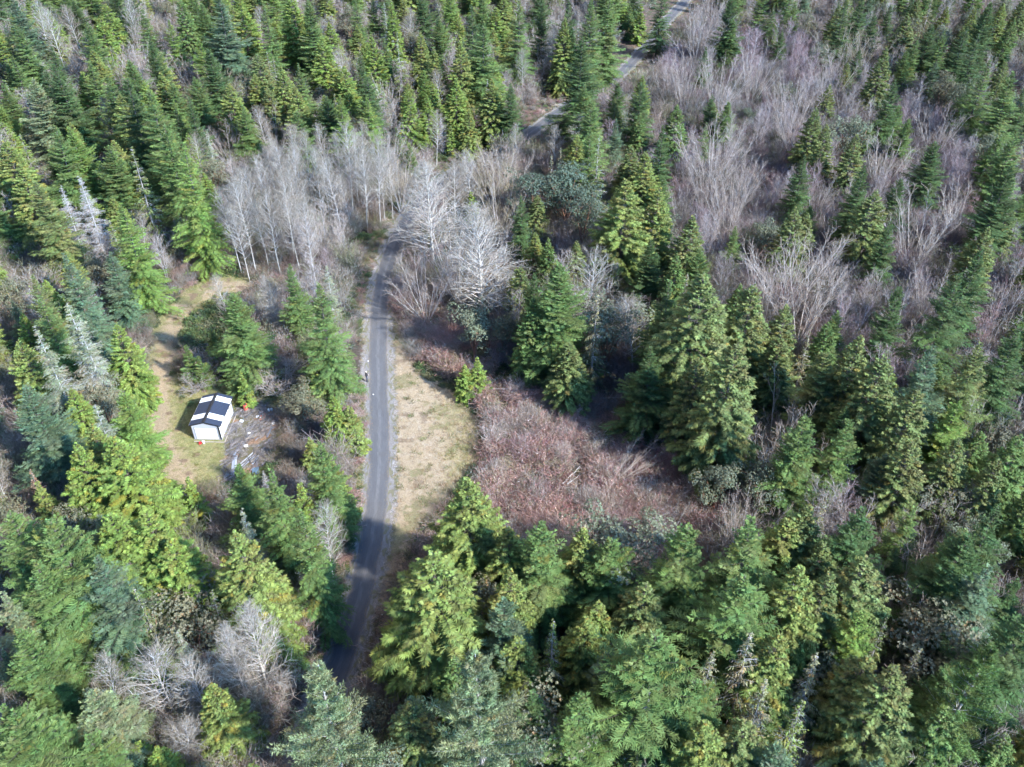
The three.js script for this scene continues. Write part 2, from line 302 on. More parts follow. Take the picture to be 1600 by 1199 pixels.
// whorled conifer; the options give its habit
function conifer(seed, o) {
  const r = rng(seed), trunk = new Builder(true), wood = new Builder(), leaf = new Builder(), { h, R } = o;
  const lean = [(r() - 0.5) * 0.02, (r() - 0.5) * 0.02], bark = o.bark ?? [0.13, 0.105, 0.085];
  const axis = (y) => [lean[0] * y + Math.sin(y * 0.3 + seed) * 0.05, y, lean[1] * y + Math.cos(y * 0.27 + seed) * 0.05];
  const tp = [], tr = [];
  for (let i = 0; i <= 10; i++) { const y = h * i / 10; tp.push(axis(y)); tr.push(Math.max(0.018, (o.girth ?? 0.26) * (1 - i / 10) ** 0.85 * (i ? 1 : 1.35))); }
  trunk.tube(tp, tr, 7, bark);
  const gapPhase = r() * 6.28;
  for (let y = h * (o.bare ?? 0.08); y < h - 0.15;) {
    const t = y / h, prof = o.profile(t);
    y += o.gap * (0.65 + 0.7 * r()) * (0.55 + 0.6 * prof);
    const n = Math.max(3, Math.round(o.per * (0.6 + 0.55 * prof))), az0 = r() * 6.283;
    for (let k = 0; k < n; k++) {
      if (r() < (o.miss ?? 0.15)) continue;
      const az = az0 + (k + 1.1 * (r() - 0.5)) / n * 6.2832;
      // the crown bulges and dips round the trunk, so that its outline is uneven
      const bulge = 1 + 0.22 * Math.sin(az * 2 + y * 0.7 + gapPhase) + 0.14 * Math.sin(az * 3 - y * 1.3 + gapPhase * 2);
      const L = Math.max(0.22, R * prof * (1 + ((0.62 + 0.68 * r()) * bulge - 1) * (o.ragged ?? 1))), el = o.rise(t) + (r() - 0.5) * 0.25, ca = Math.cos(az), sa = Math.sin(az), P0 = axis(Math.max(0.1, y + (r() - 0.5) * 0.7));
      const curve = o.curl(t) * (0.7 + 0.6 * r()), swing = (r() - 0.5) * 0.35;
      const point = (s) => { const q = L * s, e = Math.sin(el) * q + curve * q * s, hz = Math.cos(el) * q, sw = swing * q * s; return [P0[0] + ca * hz - sa * sw, P0[1] + e, P0[2] + sa * hz + ca * sw]; };
      const live = r() >= (o.dead?.(t) ?? 0);
      const pts = [0, 0.35, 0.7, 1].map(point), br = o.branch ?? 0.024;
      wood.tube(pts, [br * (0.5 + 0.35 * L / R) * 1.3, br * 0.85, br * 0.55, 0.006], 3, live && !o.pale ? bark : o.deadwood ?? [0.42, 0.39, 0.36], false);
      const patch = vnoise(az * 1.3 + seed, y * 0.55 + seed * 3), dull = smooth(patch, 0.6, 0.85), old = r() < 0.03, bc = old ? jig([1.3, 0.9, 0.75], r, 0.25) : jig([1 + 0.1 * dull, 1 - 0.1 * dull, 1 - 0.05 * dull], r, 0.28, 0.2), m = Math.max(2, Math.ceil(L / o.step));
      for (let j = 0; j <= m; j++) {
        const s = (o.inner ?? 0.12) + (1 - (o.inner ?? 0.12)) * (j + r() * 0.6) / (m + 0.5);
        if (s > 1.02) continue;
        const A = point(Math.min(1, s)), B = point(Math.min(1, s) + 0.02), T = norm([B[0] - A[0], B[1] - A[1], B[2] - A[2]]), side = norm(cross(T, [0, 1, 0]));
        const end = j === m;
        for (const sg of end ? [0] : [-1, 1]) {
          const f = 0.55 + 0.5 * r(), lt = clamp(o.twig * L * (1.05 - 0.62 * s) + 0.16, 0.2, o.twigMost) * (0.7 + 0.6 * r());
          let D = norm([T[0] * f + side[0] * sg, T[1] * f + side[1] * sg - o.hang * (0.5 + r()), T[2] * f + side[2] * sg]);
          if (live) o.spray(leaf, A, D, lt, jig(bc, r, 0.3, 0.16), r);
          else if (r() < 0.8) {
            const dw = jig(o.deadwood ?? [0.42, 0.39, 0.36], r, 0.15), S = norm(cross(D, rdir(r))), E = add(A, D, lt);
            wood.strip(A, E, S, 0.012, 0.005, dw);
            for (let q = 0; q < 3; q++) { const M = add(A, D, lt * (0.3 + 0.25 * q)), D2 = norm(add(D, rdir(r), 0.8)); wood.strip(M, add(M, D2, lt * 0.45), S, 0.008, 0.004, dw); }
          }
        }
      }
    }
  }
  return { trunk: trunk.build(), branchwork: wood.build(), crown: leaf.tris ? leaf.build() : null, h, R };
}
function flatSpray(wide, parts, tilt) {            // a frond of needles lying flat: one blade and shorter ones beside it
  return (b, A, D, len, c, r) => {
    const up = norm([(r() - 0.5) * tilt, 1, (r() - 0.5) * tilt]), S = norm(cross(D, up));
    b.kite(A, D, S, len, wide * (0.8 + 0.4 * r()), c, 0.012);
    for (let k = 0; k < parts; k++) {
      const q = 0.2 + 0.6 * (k + r()) / parts, sg = k % 2 ? 1 : -1, D2 = norm([D[0] + S[0] * sg * 0.9, D[1] + S[1] * sg * 0.9 - 0.1 + 0.25 * (r() - 0.5), D[2] + S[2] * sg * 0.9]);
      b.kite(add(A, D, len * q), D2, norm(cross(D2, up)), len * (0.55 - 0.3 * q) + 0.08, wide * 0.85, jig(c, r, 0.1, 0.06), 0.01);
    }
  };
}
function fanSpray(wide, parts) {                   // cedar: a flat fan of scaly lobes, its tip hanging, turned any way
  return (b, A, D, len, c, r) => {
    const up = norm([(r() - 0.5) * 1.3 , 0.75, (r() - 0.5) * 1.3]), S = norm(cross(D, up));
    for (let k = 0; k < parts; k++) {
      const a = (k - (parts - 1) / 2) * 0.42 + (r() - 0.5) * 0.2, D2 = norm([D[0] * Math.cos(a) + S[0] * Math.sin(a), D[1] * Math.cos(a) + S[1] * Math.sin(a) - 0.18 * Math.abs(a), D[2] * Math.cos(a) + S[2] * Math.sin(a)]);
      b.kite(add(A, D, len * 0.12 * r()), D2, norm(cross(D2, up)), len * (1 - 0.28 * Math.abs(a)) * (0.8 + 0.4 * r()), wide * (0.8 + 0.5 * r()), jig(c, r, 0.1, 0.06), 0.015);
    }
  };
}
function hangSpray(wide, parts) {                  // hemlock and old spruce: blades trailing down
  return (b, A, D, len, c, r) => {
    const up = rdir(r);
    for (let k = 0; k < parts; k++) { const D2 = norm([D[0] + (r() - 0.5) * 0.7, D[1] - 0.5 * r(), D[2] + (r() - 0.5) * 0.7]); b.kite(add(A, D, len * 0.3 * r()), D2, norm(cross(D2, up)), len * (0.6 + 0.6 * r()), wide * (0.7 + 0.6 * r()), jig(c, r, 0.12, 0.08), 0.01); }
  };
}
function tuftSpray(wide, parts) {                  // pine: a brush of long needles round the twig end
  return (b, A, D, len, c, r) => { const E = add(A, D, len * 0.5); for (let k = 0; k < parts; k++) { const D2 = norm(add(D, rdir(r), 0.75)); b.kite(k % 2 ? E : A, D2, norm(cross(D2, rdir(r))), 0.24 + 0.14 * r(), wide * (0.7 + 0.6 * r()), jig(c, r, 0.15, 0.06), 0.004); } };
}
const cone = (p, foot = 0.12) => (t) => (1 - t) ** p * (0.72 + 0.28 * smooth(t, 0, foot + 0.1));
const SHAPES = {
  fir: (s) => { const q = rng(s * 7 + 1), a = q(), b = q(), c = q(), d = q(); return conifer(s, { h: 21, R: 4.3 + 1.2 * a, girth: 0.27, bare: 0.06, gap: 0.40 + 0.16 * b, per: 7.2 + 1.6 * c, miss: 0.1 + 0.14 * d, step: 0.25, twig: 0.36, twigMost: 0.95, hang: 0.02 + 0.3 * d, profile: cone(0.62 + 0.3 * b), rise: (t) => lerp(-0.28 + 0.3 * a, 0.72, t ** 1.6), curl: (t) => lerp(-0.12 + 0.14 * c, 0.12, t), spray: flatSpray(0.115, 4, 1.0) }); },
  youngfir: (s) => conifer(s, { h: 9, R: 2.1, girth: 0.13, bare: 0.03, gap: 0.36, per: 6, step: 0.22, twig: 0.46, twigMost: 0.8, hang: 0.02, profile: cone(0.9), rise: (t) => lerp(0.05, 0.8, t), curl: () => 0.1, spray: flatSpray(0.13, 3, 0.5) }),
  cedar: (s) => { const q = rng(s * 5 + 3), a = q(), b = q(); return conifer(s, { h: 18, R: 4.0 + 0.9 * a, girth: 0.27, bare: 0.03, gap: 0.34 + 0.06 * b, per: 9.5, step: 0.27, twig: 0.2, twigMost: 0.7, hang: 0.5, inner: 0.42, miss: 0.1, ragged: 0.4, profile: (t) => (1 - t ** (1.15 + 0.6 * b)) ** 0.85 * (0.82 + 0.18 * smooth(t, 0, 0.25)), rise: (t) => lerp(-0.1, 0.75, t ** 1.3), curl: (t) => lerp(-0.2, 0.0, t), spray: fanSpray(0.105, 5) }); },
  youngcedar: (s) => conifer(s, { h: 8, R: 1.9, girth: 0.12, bare: 0.02, gap: 0.3, per: 6, step: 0.22, twig: 0.3, twigMost: 0.5, hang: 0.35, inner: 0.25, ragged: 0.6, profile: (t) => (1 - t ** 1.5) ** 0.9, rise: (t) => lerp(0, 0.8, t), curl: () => -0.12, spray: fanSpray(0.14, 4) }),
  hemlock: (s) => conifer(s, { h: 19, R: 3.1, girth: 0.22, bare: 0.08, gap: 0.62, per: 5.4, step: 0.34, twig: 0.26, twigMost: 0.75, hang: 0.75, inner: 0.22, miss: 0.18, dead: (t) => 0.16, branch: 0.028, bark: [0.3, 0.27, 0.23], profile: cone(0.85), rise: (t) => lerp(-0.25, 0.4, t), curl: (t) => lerp(-0.22, -0.1, t), spray: hangSpray(0.11, 4) }),
  pine: (s) => conifer(s, { h: 20, R: 3.5, girth: 0.3, bare: 0.12, gap: 0.52, per: 6.8, step: 0.17, twig: 0.24, twigMost: 0.6, hang: -0.1, inner: 0.25, miss: 0.14, branch: 0.034, pale: true, deadwood: [0.4, 0.38, 0.35], bark: [0.3, 0.28, 0.25], profile: (t) => Math.min(1, (1 - t) ** 0.7 * 1.15), rise: (t) => lerp(0.02, 0.85, t), curl: () => 0.14, spray: tuftSpray(0.05, 9) }),
  lichen: (s) => conifer(s, { h: 19, R: 3.0, girth: 0.2, bare: 0.08, gap: 0.5, per: 6, step: 0.26, twig: 0.36, twigMost: 0.8, hang: 0.3, miss: 0.14, dead: () => 0.42, pale: true, bark: [0.42, 0.4, 0.36], deadwood: [0.37, 0.36, 0.31], profile: cone(0.85), rise: (t) => lerp(-0.2, 0.35, t), curl: () => -0.05, spray: flatSpray(0.09, 3, 0.9) }),
  deadfir: (s) => conifer(s, { h: 17, R: 2.7, girth: 0.2, bare: 0.1, gap: 0.36, per: 6, step: 0.17, twig: 0.34, twigMost: 0.75, hang: 0.28, miss: 0.1, dead: () => 1, pale: true, bark: [0.42, 0.395, 0.37], deadwood: [0.38, 0.355, 0.335], profile: cone(0.8), rise: (t) => lerp(-0.22, 0.4, t), curl: () => -0.08, spray: null }),
};
// leafless broadleaf: wood is every stem and limb, twigs the fine crown
function bareTree(seed, o) {
  const r = rng(seed), wood = new Builder(true), twigs = new Builder(), bark = o.bark;
  const bend = (P, D, len, n, wig, lift) => { const pts = [P]; let d = D; for (let i = 0; i < n; i++) { d = norm([d[0] + (r() - 0.5) * wig, d[1] + (r() - 0.5) * wig + lift, d[2] + (r() - 0.5) * wig]); pts.push(add(pts[i], d, len / n)); } return pts; };
  const along = (pts, s) => { const q = s * (pts.length - 1), i = Math.min(pts.length - 2, Math.floor(q)), f = q - i, a = pts[i], b = pts[i + 1]; return [[lerp(a[0], b[0], f), lerp(a[1], b[1], f), lerp(a[2], b[2], f)], norm([b[0] - a[0], b[1] - a[1], b[2] - a[2]])]; };
  const turned = (D, ang, az) => { const [S, U] = frame(D), c = Math.cos(ang), s = Math.sin(ang), x = Math.cos(az) * s, y = Math.sin(az) * s; return norm([D[0] * c + S[0] * x + U[0] * y, D[1] * c + S[1] * x + U[1] * y, D[2] * c + S[2] * x + U[2] * y]); };
  function fine(P, D, len) {
    const tc = jig(o.twigColor, r, 0.2, 0.16), pts = bend(P, D, len, 2, 0.35, o.lift * 0.6), S = norm(cross(D, rdir(r)));
    twigs.strip(pts[0], pts[1], S, o.fine, o.fine * 0.75, tc); twigs.strip(pts[1], pts[2], S, o.fine * 0.75, o.fine * 0.35, tc);
    for (let k = 0; k < o.split; k++) { const [Q, T] = along(pts, 0.2 + 0.7 * (k + r()) / o.split), D2 = norm([...turned(T, 0.5 + 0.4 * r(), r() * 6.28)]); twigs.strip(Q, add(Q, [D2[0], D2[1] + o.lift, D2[2]], len * (0.3 + 0.35 * r())), norm(cross(D2, rdir(r))), o.fine * 0.7, o.fine * 0.3, tc); }
  }
  function limb(P, D, len, rad) {
    const pts = bend(P, D, len, 4, 0.22, o.lift);
    wood.tube(pts, [rad, rad * 0.8, rad * 0.6, rad * 0.4, rad * 0.2], 4, jig(bark, r, 0.08), false);
    const n = Math.max(3, Math.round(o.subs * len / o.limbLen));
    for (let k = 0; k < n; k++) {
      const s = 0.18 + 0.82 * (k + r()) / n, [Q, T] = along(pts, Math.min(0.99, s)), D2 = turned(T, o.subAngle * (0.7 + 0.6 * r()), r() * 6.283), l2 = len * (0.5 - 0.28 * s) * (0.7 + 0.6 * r()) + 0.2;
      const p2 = bend(Q, [D2[0], D2[1] + o.lift, D2[2]], l2, 2, 0.3, o.lift);
      twigs.tube(p2, [rad * 0.34 + 0.008, rad * 0.22 + 0.006, 0.006], 3, jig(o.midColor ?? bark, r, 0.12), false);
      for (let q = 0; q < o.tips; q++) { const [E, F] = along(p2, Math.min(0.99, 0.25 + 0.8 * (q + r()) / o.tips)); fine(E, turned(F, 0.25 + 0.55 * r(), r() * 6.283), o.tipLen * (0.6 + 0.7 * r())); }
    }
  }
  for (let st = 0; st < o.stems; st++) {
    const az = (st + 0.5 * r()) / o.stems * 6.283, ang = o.stems > 1 ? o.spread * Math.sqrt((st + 0.6) / o.stems) * (0.7 + 0.5 * r()) : (r() - 0.5) * 0.1, h = o.h * (o.stems > 1 ? 0.72 + 0.3 * r() : 1);
    const D = [Math.sin(ang) * Math.cos(az), Math.cos(ang), Math.sin(ang) * Math.sin(az)], base = [Math.cos(az) * 0.25 * (o.stems > 1), -0.05, Math.sin(az) * 0.25 * (o.stems > 1)];
    const pts = bend(base, D, h, 9, o.wiggle ?? 0.07, o.stems > 1 ? 0.012 : 0.01), rad = o.girth * (o.stems > 1 ? 0.75 + 0.4 * r() : 1);
    wood.tube(pts, pts.map((_, i) => Math.max(0.012, rad * (1 - i / 9.4) ** 0.9 * (i ? 1 : 1.3))), o.stems > 1 ? 5 : 7, jig(bark, r, 0.06), false);
    const n = Math.round(o.limbs / o.stems);
    for (let k = 0; k < n; k++) {
      const s = o.bare + (1 - o.bare) * ((k + r()) / n) ** 0.9, [Q, T] = along(pts, Math.min(0.985, s)), u = (s - o.bare) / (1 - o.bare);
      limb(Q, turned(T, o.angle(u) * (0.75 + 0.5 * r()), k * 2.4 + r()), o.limbLen * o.shape(u) * (0.65 + 0.6 * r()) + 0.35, Math.max(0.026, rad * 0.42 * (1 - 0.7 * u)));
    }
    fine(pts[9], D, 0.8);
  }
  return { trunk: wood.build(), crown: twigs.build(), h: o.h, R: o.R };
}
Object.assign(SHAPES, {
  alder: (s) => bareTree(s, { h: 15.5, R: 2.4, stems: 1, girth: 0.115, limbs: 46, bare: 0.3, limbLen: 2.7, shape: (u) => Math.sin(Math.PI * clamp(0.16 + 0.8 * u, 0, 1)) ** 0.8, angle: (u) => lerp(1.05, 0.5, u), subs: 7, subAngle: 0.7, lift: 0.05, tips: 5, tipLen: 0.6, split: 2, fine: 0.011, bark: [0.46, 0.435, 0.40], midColor: [0.34, 0.31, 0.28], twigColor: [0.215, 0.19, 0.15] }),
  cottonwood: (s) => bareTree(s, { h: 17, R: 4.6, stems: 1, girth: 0.2, limbs: 92, bare: 0.14, limbLen: 4.6, shape: (u) => Math.min(1, (1 - u) ** 0.62 * 1.1) * (0.7 + 0.3 * smooth(u, 0, 0.25)), angle: (u) => lerp(1.0, 0.4, u), subs: 9, subAngle: 0.75, lift: 0.045, tips: 5, tipLen: 0.75, split: 2, fine: 0.012, bark: [0.47, 0.43, 0.38], midColor: [0.36, 0.325, 0.28], twigColor: [0.28, 0.25, 0.212] }),
  maple: (s) => bareTree(s, { h: 14, R: 4.6, stems: 13, spread: 0.66, girth: 0.1, limbs: 110, bare: 0.24, limbLen: 3.0, shape: (u) => 1 - 0.72 * u, angle: (u) => lerp(0.5, 0.4, u), subs: 5, subAngle: 0.42, lift: 0.07, tips: 3, tipLen: 0.95, split: 1, fine: 0.015, wiggle: 0.09, bark: [0.43, 0.39, 0.35], midColor: [0.36, 0.32, 0.285], twigColor: [0.29, 0.25, 0.222] }),
  purple: (s) => bareTree(s, { h: 13, R: 3.0, stems: 3, spread: 0.2, girth: 0.085, limbs: 56, bare: 0.24, limbLen: 2.6, shape: (u) => 1 - 0.6 * u, angle: (u) => lerp(0.75, 0.5, u), subs: 6, subAngle: 0.5, lift: 0.06, tips: 4, tipLen: 0.9, split: 1, fine: 0.015, bark: [0.42, 0.385, 0.38], midColor: [1.15, 1.15, 1.1], twigColor: [1, 1, 1] }),
  scrub: (s) => bareTree(s, { h: 3.2, R: 2, stems: 12, spread: 0.85, girth: 0.03, limbs: 60, bare: 0.2, limbLen: 1.3, shape: (u) => 1 - 0.6 * u, angle: () => 0.6, subs: 5, subAngle: 0.6, lift: 0.03, tips: 3, tipLen: 0.5, split: 1, fine: 0.010, wiggle: 0.2, bark: [0.36, 0.32, 0.3], midColor: [0.33, 0.3, 0.28], twigColor: [0.33, 0.29, 0.27] }),
});
// madrone: forking reddish limbs that carry rounded clumps of glossy evergreen leaves
SHAPES.madrone = (seed) => {
  const r = rng(seed), wood = new Builder(true), leaf = new Builder(), h = 11, R = 3.2;
  const limbs = 7, clumps = [];
  wood.tube([[0, -0.05, 0], [0.1, 1.2, 0.05], [0.05, 2.6, 0.15]], [0.26, 0.2, 0.16], 7, [0.24, 0.13, 0.085]);
  for (let k = 0; k < limbs; k++) {
    const az = k / limbs * 6.283 + r(), reach = R * (0.35 + 0.6 * r()), top = h * (0.62 + 0.36 * r()) - reach * 0.5, E = [Math.cos(az) * reach, top, Math.sin(az) * reach], M = [E[0] * 0.42, lerp(2.4, top, 0.5), E[2] * 0.42];
    wood.tube([[0.05, 1.4 + r(), 0.1], M, E], [0.12, 0.08, 0.035], 5, jig([0.27, 0.14, 0.09], r, 0.15));
    for (let q = 0; q < 7; q++) { const C = add(q < 5 ? E : M, [(r() - 0.5) * 2.5, (r() - 0.35) * 2.1, (r() - 0.5) * 2.5]); clumps.push([C, 0.6 + 0.5 * r()]); wood.tube([q < 5 ? E : M, C], [0.035, 0.012], 3, [0.28, 0.16, 0.1], false); }
  }
  for (let k = 0; k < 12; k++) clumps.push([[(r() - 0.5) * 2.6, h * (0.72 + 0.24 * r()), (r() - 0.5) * 2.6], 0.7 + 0.4 * r()]);
  for (const [C, cr] of clumps) {
    const tone = jig(WHITE, r, 0.18, 0.12);
    for (let k = 0; k < 62; k++) {                                            // rosettes over the clump
      const d = rdir(r); if (d[1] < -0.55) continue;
      const rad = cr * (0.75 + 0.3 * r()), P = [C[0] + d[0] * rad, C[1] + d[1] * rad * 0.85, C[2] + d[2] * rad], D = norm([d[0], d[1] + 0.5, d[2]]), [S, U] = frame(D), brown = r() < 0.025;
      const tc = brown ? [1.5, 1.0, 0.8] : jig(tone, r, 0.18, 0.1);
      for (let q = 0; q < 6; q++) { const a = q / 6 * 6.283 + r(), x = Math.cos(a), y = Math.sin(a), D2 = norm([D[0] * 0.55 + S[0] * x + U[0] * y, D[1] * 0.55 + S[1] * x + U[1] * y, D[2] * 0.55 + S[2] * x + U[2] * y]); leaf.kite(P, D2, norm(cross(D2, D)), 0.15 + 0.06 * r(), 0.075, jig(tc, r, 0.25), 0.01); }
    }
  }
  return { trunk: wood.build(), crown: leaf.build(), h, R };
};
const VARIANTS = { fir: 8, youngfir: 3, cedar: 7, youngcedar: 3, hemlock: 3, pine: 2, lichen: 2, deadfir: 3, alder: 4, cottonwood: 3, maple: 4, purple: 4, scrub: 3, madrone: 4 };
const shapeCache = new Map();
function shape(kind, k) { const key = kind + k; if (!shapeCache.has(key)) shapeCache.set(key, SHAPES[kind](1000 + k * 131 + kind.length * 17 + kind.charCodeAt(0))); return shapeCache.get(key); }
const leafy = (c, o = {}) => new THREE.MeshPhysicalMaterial({ color: rgb(...c), vertexColors: true, roughness: 0.85, specularIntensity: 0.22, transmission: 0.25, thickness: 0, ...o });
const NEEDLES = {
  'dark green': [0.085, 0.142, 0.048], 'mid green': [0.139, 0.213, 0.064], 'bright green': [0.177, 0.270, 0.064], 'blue green': [0.122, 0.186, 0.098], 'grey green': [0.220, 0.267, 0.131], 'yellow green': [0.201, 0.250, 0.067], 'lime green': [0.198, 0.275, 0.061], 'olive green': [0.172, 0.215, 0.072], 'pale olive': [0.268, 0.262, 0.134], 'silver green': [0.235, 0.262, 0.160], 'straw brown': [0.369, 0.241, 0.156],
};
const needleMat = Object.fromEntries(Object.entries(NEEDLES).map(([k, c]) => [k, leafy(c)]));
const madroneMat = { 'grey green': leafy([0.135, 0.155, 0.095], { roughness: 0.5, specularIntensity: 0.6, transmission: 0 }), 'dark green': leafy([0.075, 0.105, 0.068], { roughness: 0.5, specularIntensity: 0.7, transmission: 0 }), 'brownish green': leafy([0.145, 0.142, 0.085], { roughness: 0.5, specularIntensity: 0.6, transmission: 0 }) };
const barkGrain = dataTexture(64, 256, (ix, iy, o) => { const n = 0.6 + 0.55 * vnoise(ix * 0.5, iy * 0.12) + 0.2 * vnoise(ix, iy); o[0] = o[1] = o[2] = n * 0.75; });
const barkMat = std({ vertexColors: true, roughness: 0.95 });
const twigTint = { 'grey': [1, 0.95, 0.89], 'white': [1.1, 1.1, 1.08], 'yellowish grey': [1.02, 0.98, 0.74], 'brownish grey': [0.33, 0.285, 0.25], 'purple': [0.29, 0.215, 0.215], 'pinkish': [0.35, 0.22, 0.205], 'mauve grey': [0.325, 0.275, 0.255] };
const twigMat = Object.fromEntries(Object.entries(twigTint).map(([k, c]) => [k, std({ color: rgb(...c), vertexColors: true, roughness: 0.9 })]));

// ---------------------------------------------------------------- trees: one thing each
const KIND = {
  fir: ['fir_tree', 'fir', 'firs in the wood'], youngfir: ['fir_tree', 'young fir', 'young firs in the wood'], cedar: ['cedar_tree', 'cedar', 'cedars in the wood'], youngcedar: ['cedar_tree', 'young cedar', 'young cedars in the wood'],
  hemlock: ['hemlock_tree', 'drooping hemlock', 'hemlocks in the wood'], pine: ['pine_tree', 'long needled pine', 'pines by the road'], lichen: ['lichen_covered_fir_tree', 'half dead fir hung with lichen', 'lichen hung firs'], deadfir: ['dead_fir_tree', 'dead silver fir without needles', 'dead firs'],
  alder: ['alder_tree', 'slim bare alder with pale trunk', 'bare alders'], cottonwood: ['cottonwood_tree', 'broad bare white tree', 'bare white trees'], maple: ['maple_tree', 'bare maple fanning from many stems', 'bare maples'], purple: ['bare_thicket_tree', 'bare twiggy tree', 'bare twiggy trees of the hillside'],
  scrub: ['bare_shrub', 'bare twiggy shrub', 'bare shrubs'], madrone: ['madrone_tree', 'round crowned madrone', 'madrones in the wood'],
};
const treeRand = rng(4242), trees = [], counts = {};
const labels = new Map();
const UNITS = 'no one two three four five six seven eight nine ten eleven twelve thirteen fourteen fifteen sixteen seventeen eighteen nineteen'.split(' '), TENS = 'twenty thirty forty fifty sixty seventy eighty ninety'.split(' ');
function spoken(share) { const n = clamp(Math.round(share * 100), 1, 99); return n < 20 ? UNITS[n] : TENS[Math.floor(n / 10) - 2] + (n % 10 ? '-' + UNITS[n % 10] : ''); }
function place(tx, ty, x, z) {
  const dShed = Math.hypot(tx - 330, ty - 650), rd = roadGap(x, z);
  const [bx, by] = toPhoto(x, 0, z);
  if (dShed < 125) return by < 600 ? 'just behind the shed' : tx < 330 ? 'just left of the shed' : 'just right of the shed';
  if (rd < 7.5 && by > 100) { let near = roadPts[0], d = 1e9; for (const p of roadPts) { const e = Math.hypot(p.x - x, p.z - z); if (e < d) { d = e; near = p; } } return (x < near.x ? 'left of' : 'right of') + ' the grey road'; }
  if (edgeDistance(BRAMBLE2, x, z) < 7 && !inside(BRAMBLE2, x, z)) return 'edging the red bramble patch';
  if (inside(BRAMBLE2, x, z)) return 'in the red bramble patch';
  if (edgeDistance(LAWN, x, z) < 7) return 'edging the shed clearing';
  if (bx > 1000 && by < 560) return 'on the bare twiggy hillside';
  if (x < roadCurve.getPoint(0.5).x) return 'in the wood left of the road';
  return 'in the wood right of the road';
}
const SLIM = /alder|maple|purple|cottonwood|scrub|deadfir|young/;
function tree(kind, tone, tx, ty, h, w = 1, label) {
  h *= SLIM.test(kind) ? (ty < 300 ? 0.85 : 1) : ty < 200 ? lerp(0.78, 0.8, clamp(ty / 200, 0, 1)) : lerp(0.8, 1, clamp((ty - 200) / 150, 0, 1));
  const r = treeRand, p = at(tx, ty, h * 0.97), n = VARIANTS[kind], k = counts[kind] = (counts[kind] ?? 0) + 1;
  const g = shape(kind, k % n), sy = h / g.h, sx = sy ** 0.75 * w * (0.92 + 0.16 * r());
  const [name, words, group] = KIND[kind];
  const [lx, ly] = toPhoto(p.x, h * 0.75, p.y), out = lx < 0 || lx > PW || ly < 0 || ly > PH;
  const size = h > 20 ? 'tall ' : h < 9 && !/young|shrub/.test(words) ? 'small ' : '';
  let text = label;
  if (!text && out) text = `${tone} ${words} half outside the ${lx < 0 ? 'left' : lx > PW ? 'right' : ly < 0 ? 'top' : 'bottom'} edge${lx >= 0 && lx <= PW ? `, ${spoken(lx / PW)} percent across` : `, ${spoken(ly / PH)} percent down`}`;
  else if (!text) {
    const look = `${size}${tone} ${words}`.trim(), spot = `${spoken(lx / PW)} percent across and ${spoken(ly / PH)} down`, long = `${look} ${place(lx, ly, p.x, p.y)}, ${spot}`;
    text = long.split(/[\s,]+/).length <= 16 ? long : `${look}, ${spot}`;
  }
  if (labels.has(text)) { const others = labels.get(text); others.push(h); text = (others.length > 2 ? (h >= Math.max(...others) ? 'tallest ' : 'slimmer ') : h > others[0] ? 'taller ' : 'shorter ') + text.replace(/^(tall|small) /, ''); }
  if (labels.has(text)) text = 'inner ' + text;
  if (text.split(/[\s,]+/).length > 16) text = text.replace(' and ', ', ');
  labels.set(text, [h]);
  const t = thing(name, text, /scrub/.test(kind) ? 'shrub' : 'tree', [p.x, 0, p.y], r() * 6.283, group);
  t.scale.set(sx, sy, sx);
  t.rotation.x = (r() - 0.5) * 0.05; t.rotation.z = (r() - 0.5) * 0.05;
  mesh('trunk', g.trunk, barkMat, t);
  if (g.branchwork) mesh(g.crown ? 'branch_canopy' : 'crown', g.branchwork, barkMat, t);
  if (g.crown) mesh('crown', g.crown, kind === 'madrone' ? madroneMat[tone] : twigMat[tone] && !SHAPES[kind].toString().startsWith('(s) => conifer') ? twigMat[tone] : needleMat[tone], t);
  trees.push({ x: p.x, z: p.y, r: g.R * sx, h, kind });
  return t;
}

// far and top left wood
const T = tree;
T('fir', 'blue green', 22, 3, 24);
T('fir', 'blue green', 340, 2, 27, 1.2);
T('fir', 'blue green', 101, 403, 18);
T('fir', 'blue green', 47, 616, 16);
T('fir', 'blue green', 152, 887, 17, 1.1);
T('fir', 'blue green', 790, 951, 15);
T('fir', 'blue green', 955, 1025, 13);
T('fir', 'mid green', 1259, 656, 16, 0.85);
T('fir', 'blue green', 1384, 721, 11);
T('fir', 'blue green', 1458, 552, 18, 0.9);
T('fir', 'blue green', 1543, 897, 16);
T('fir', 'blue green', 1208, 1172, 12);
T('fir', 'blue green', 644, 1090, 12);
T('fir', 'dark green', 88, 108, 24);
T('fir', 'dark green', 95, 121, 23);
T('fir', 'dark green', 199, 132, 27);
T('fir', 'dark green', 236, 64, 22, 0.8);
T('fir', 'dark green', 297, 158, 20, 0.7);
T('fir', 'dark green', 736, 14, 26);
T('fir', 'dark green', 847, 5, 22, 0.75);
T('fir', 'dark green', 888, 4, 24, 0.9);
T('fir', 'dark green', 908, 68, 27, 1.15);
T('fir', 'dark green', 800, 135, 17, 0.8);
T('fir', 'dark green', 1002, 135, 18);
T('fir', 'dark green', 965, 135, 14);
T('fir', 'dark green', 1036, 203, 20, 0.85);
T('fir', 'dark green', 1036, -22, 22, 0.95, 'dark fir standing alone before the road at the top edge');
T('fir', 'dark green', 1144, 0, 22);
T('fir', 'dark green', 1323, 7, 22);
T('fir', 'dark green', 1347, 0, 22);
T('fir', 'dark green', 1397, 130, 20, 0.9);
T('fir', 'dark green', 1408, 285, 14);
T('fir', 'dark green', 1455, 44, 18);
T('fir', 'dark green', 1509, 47, 20);
T('fir', 'dark green', 1532, 57, 22);
T('fir', 'dark green', 1546, 10, 22);
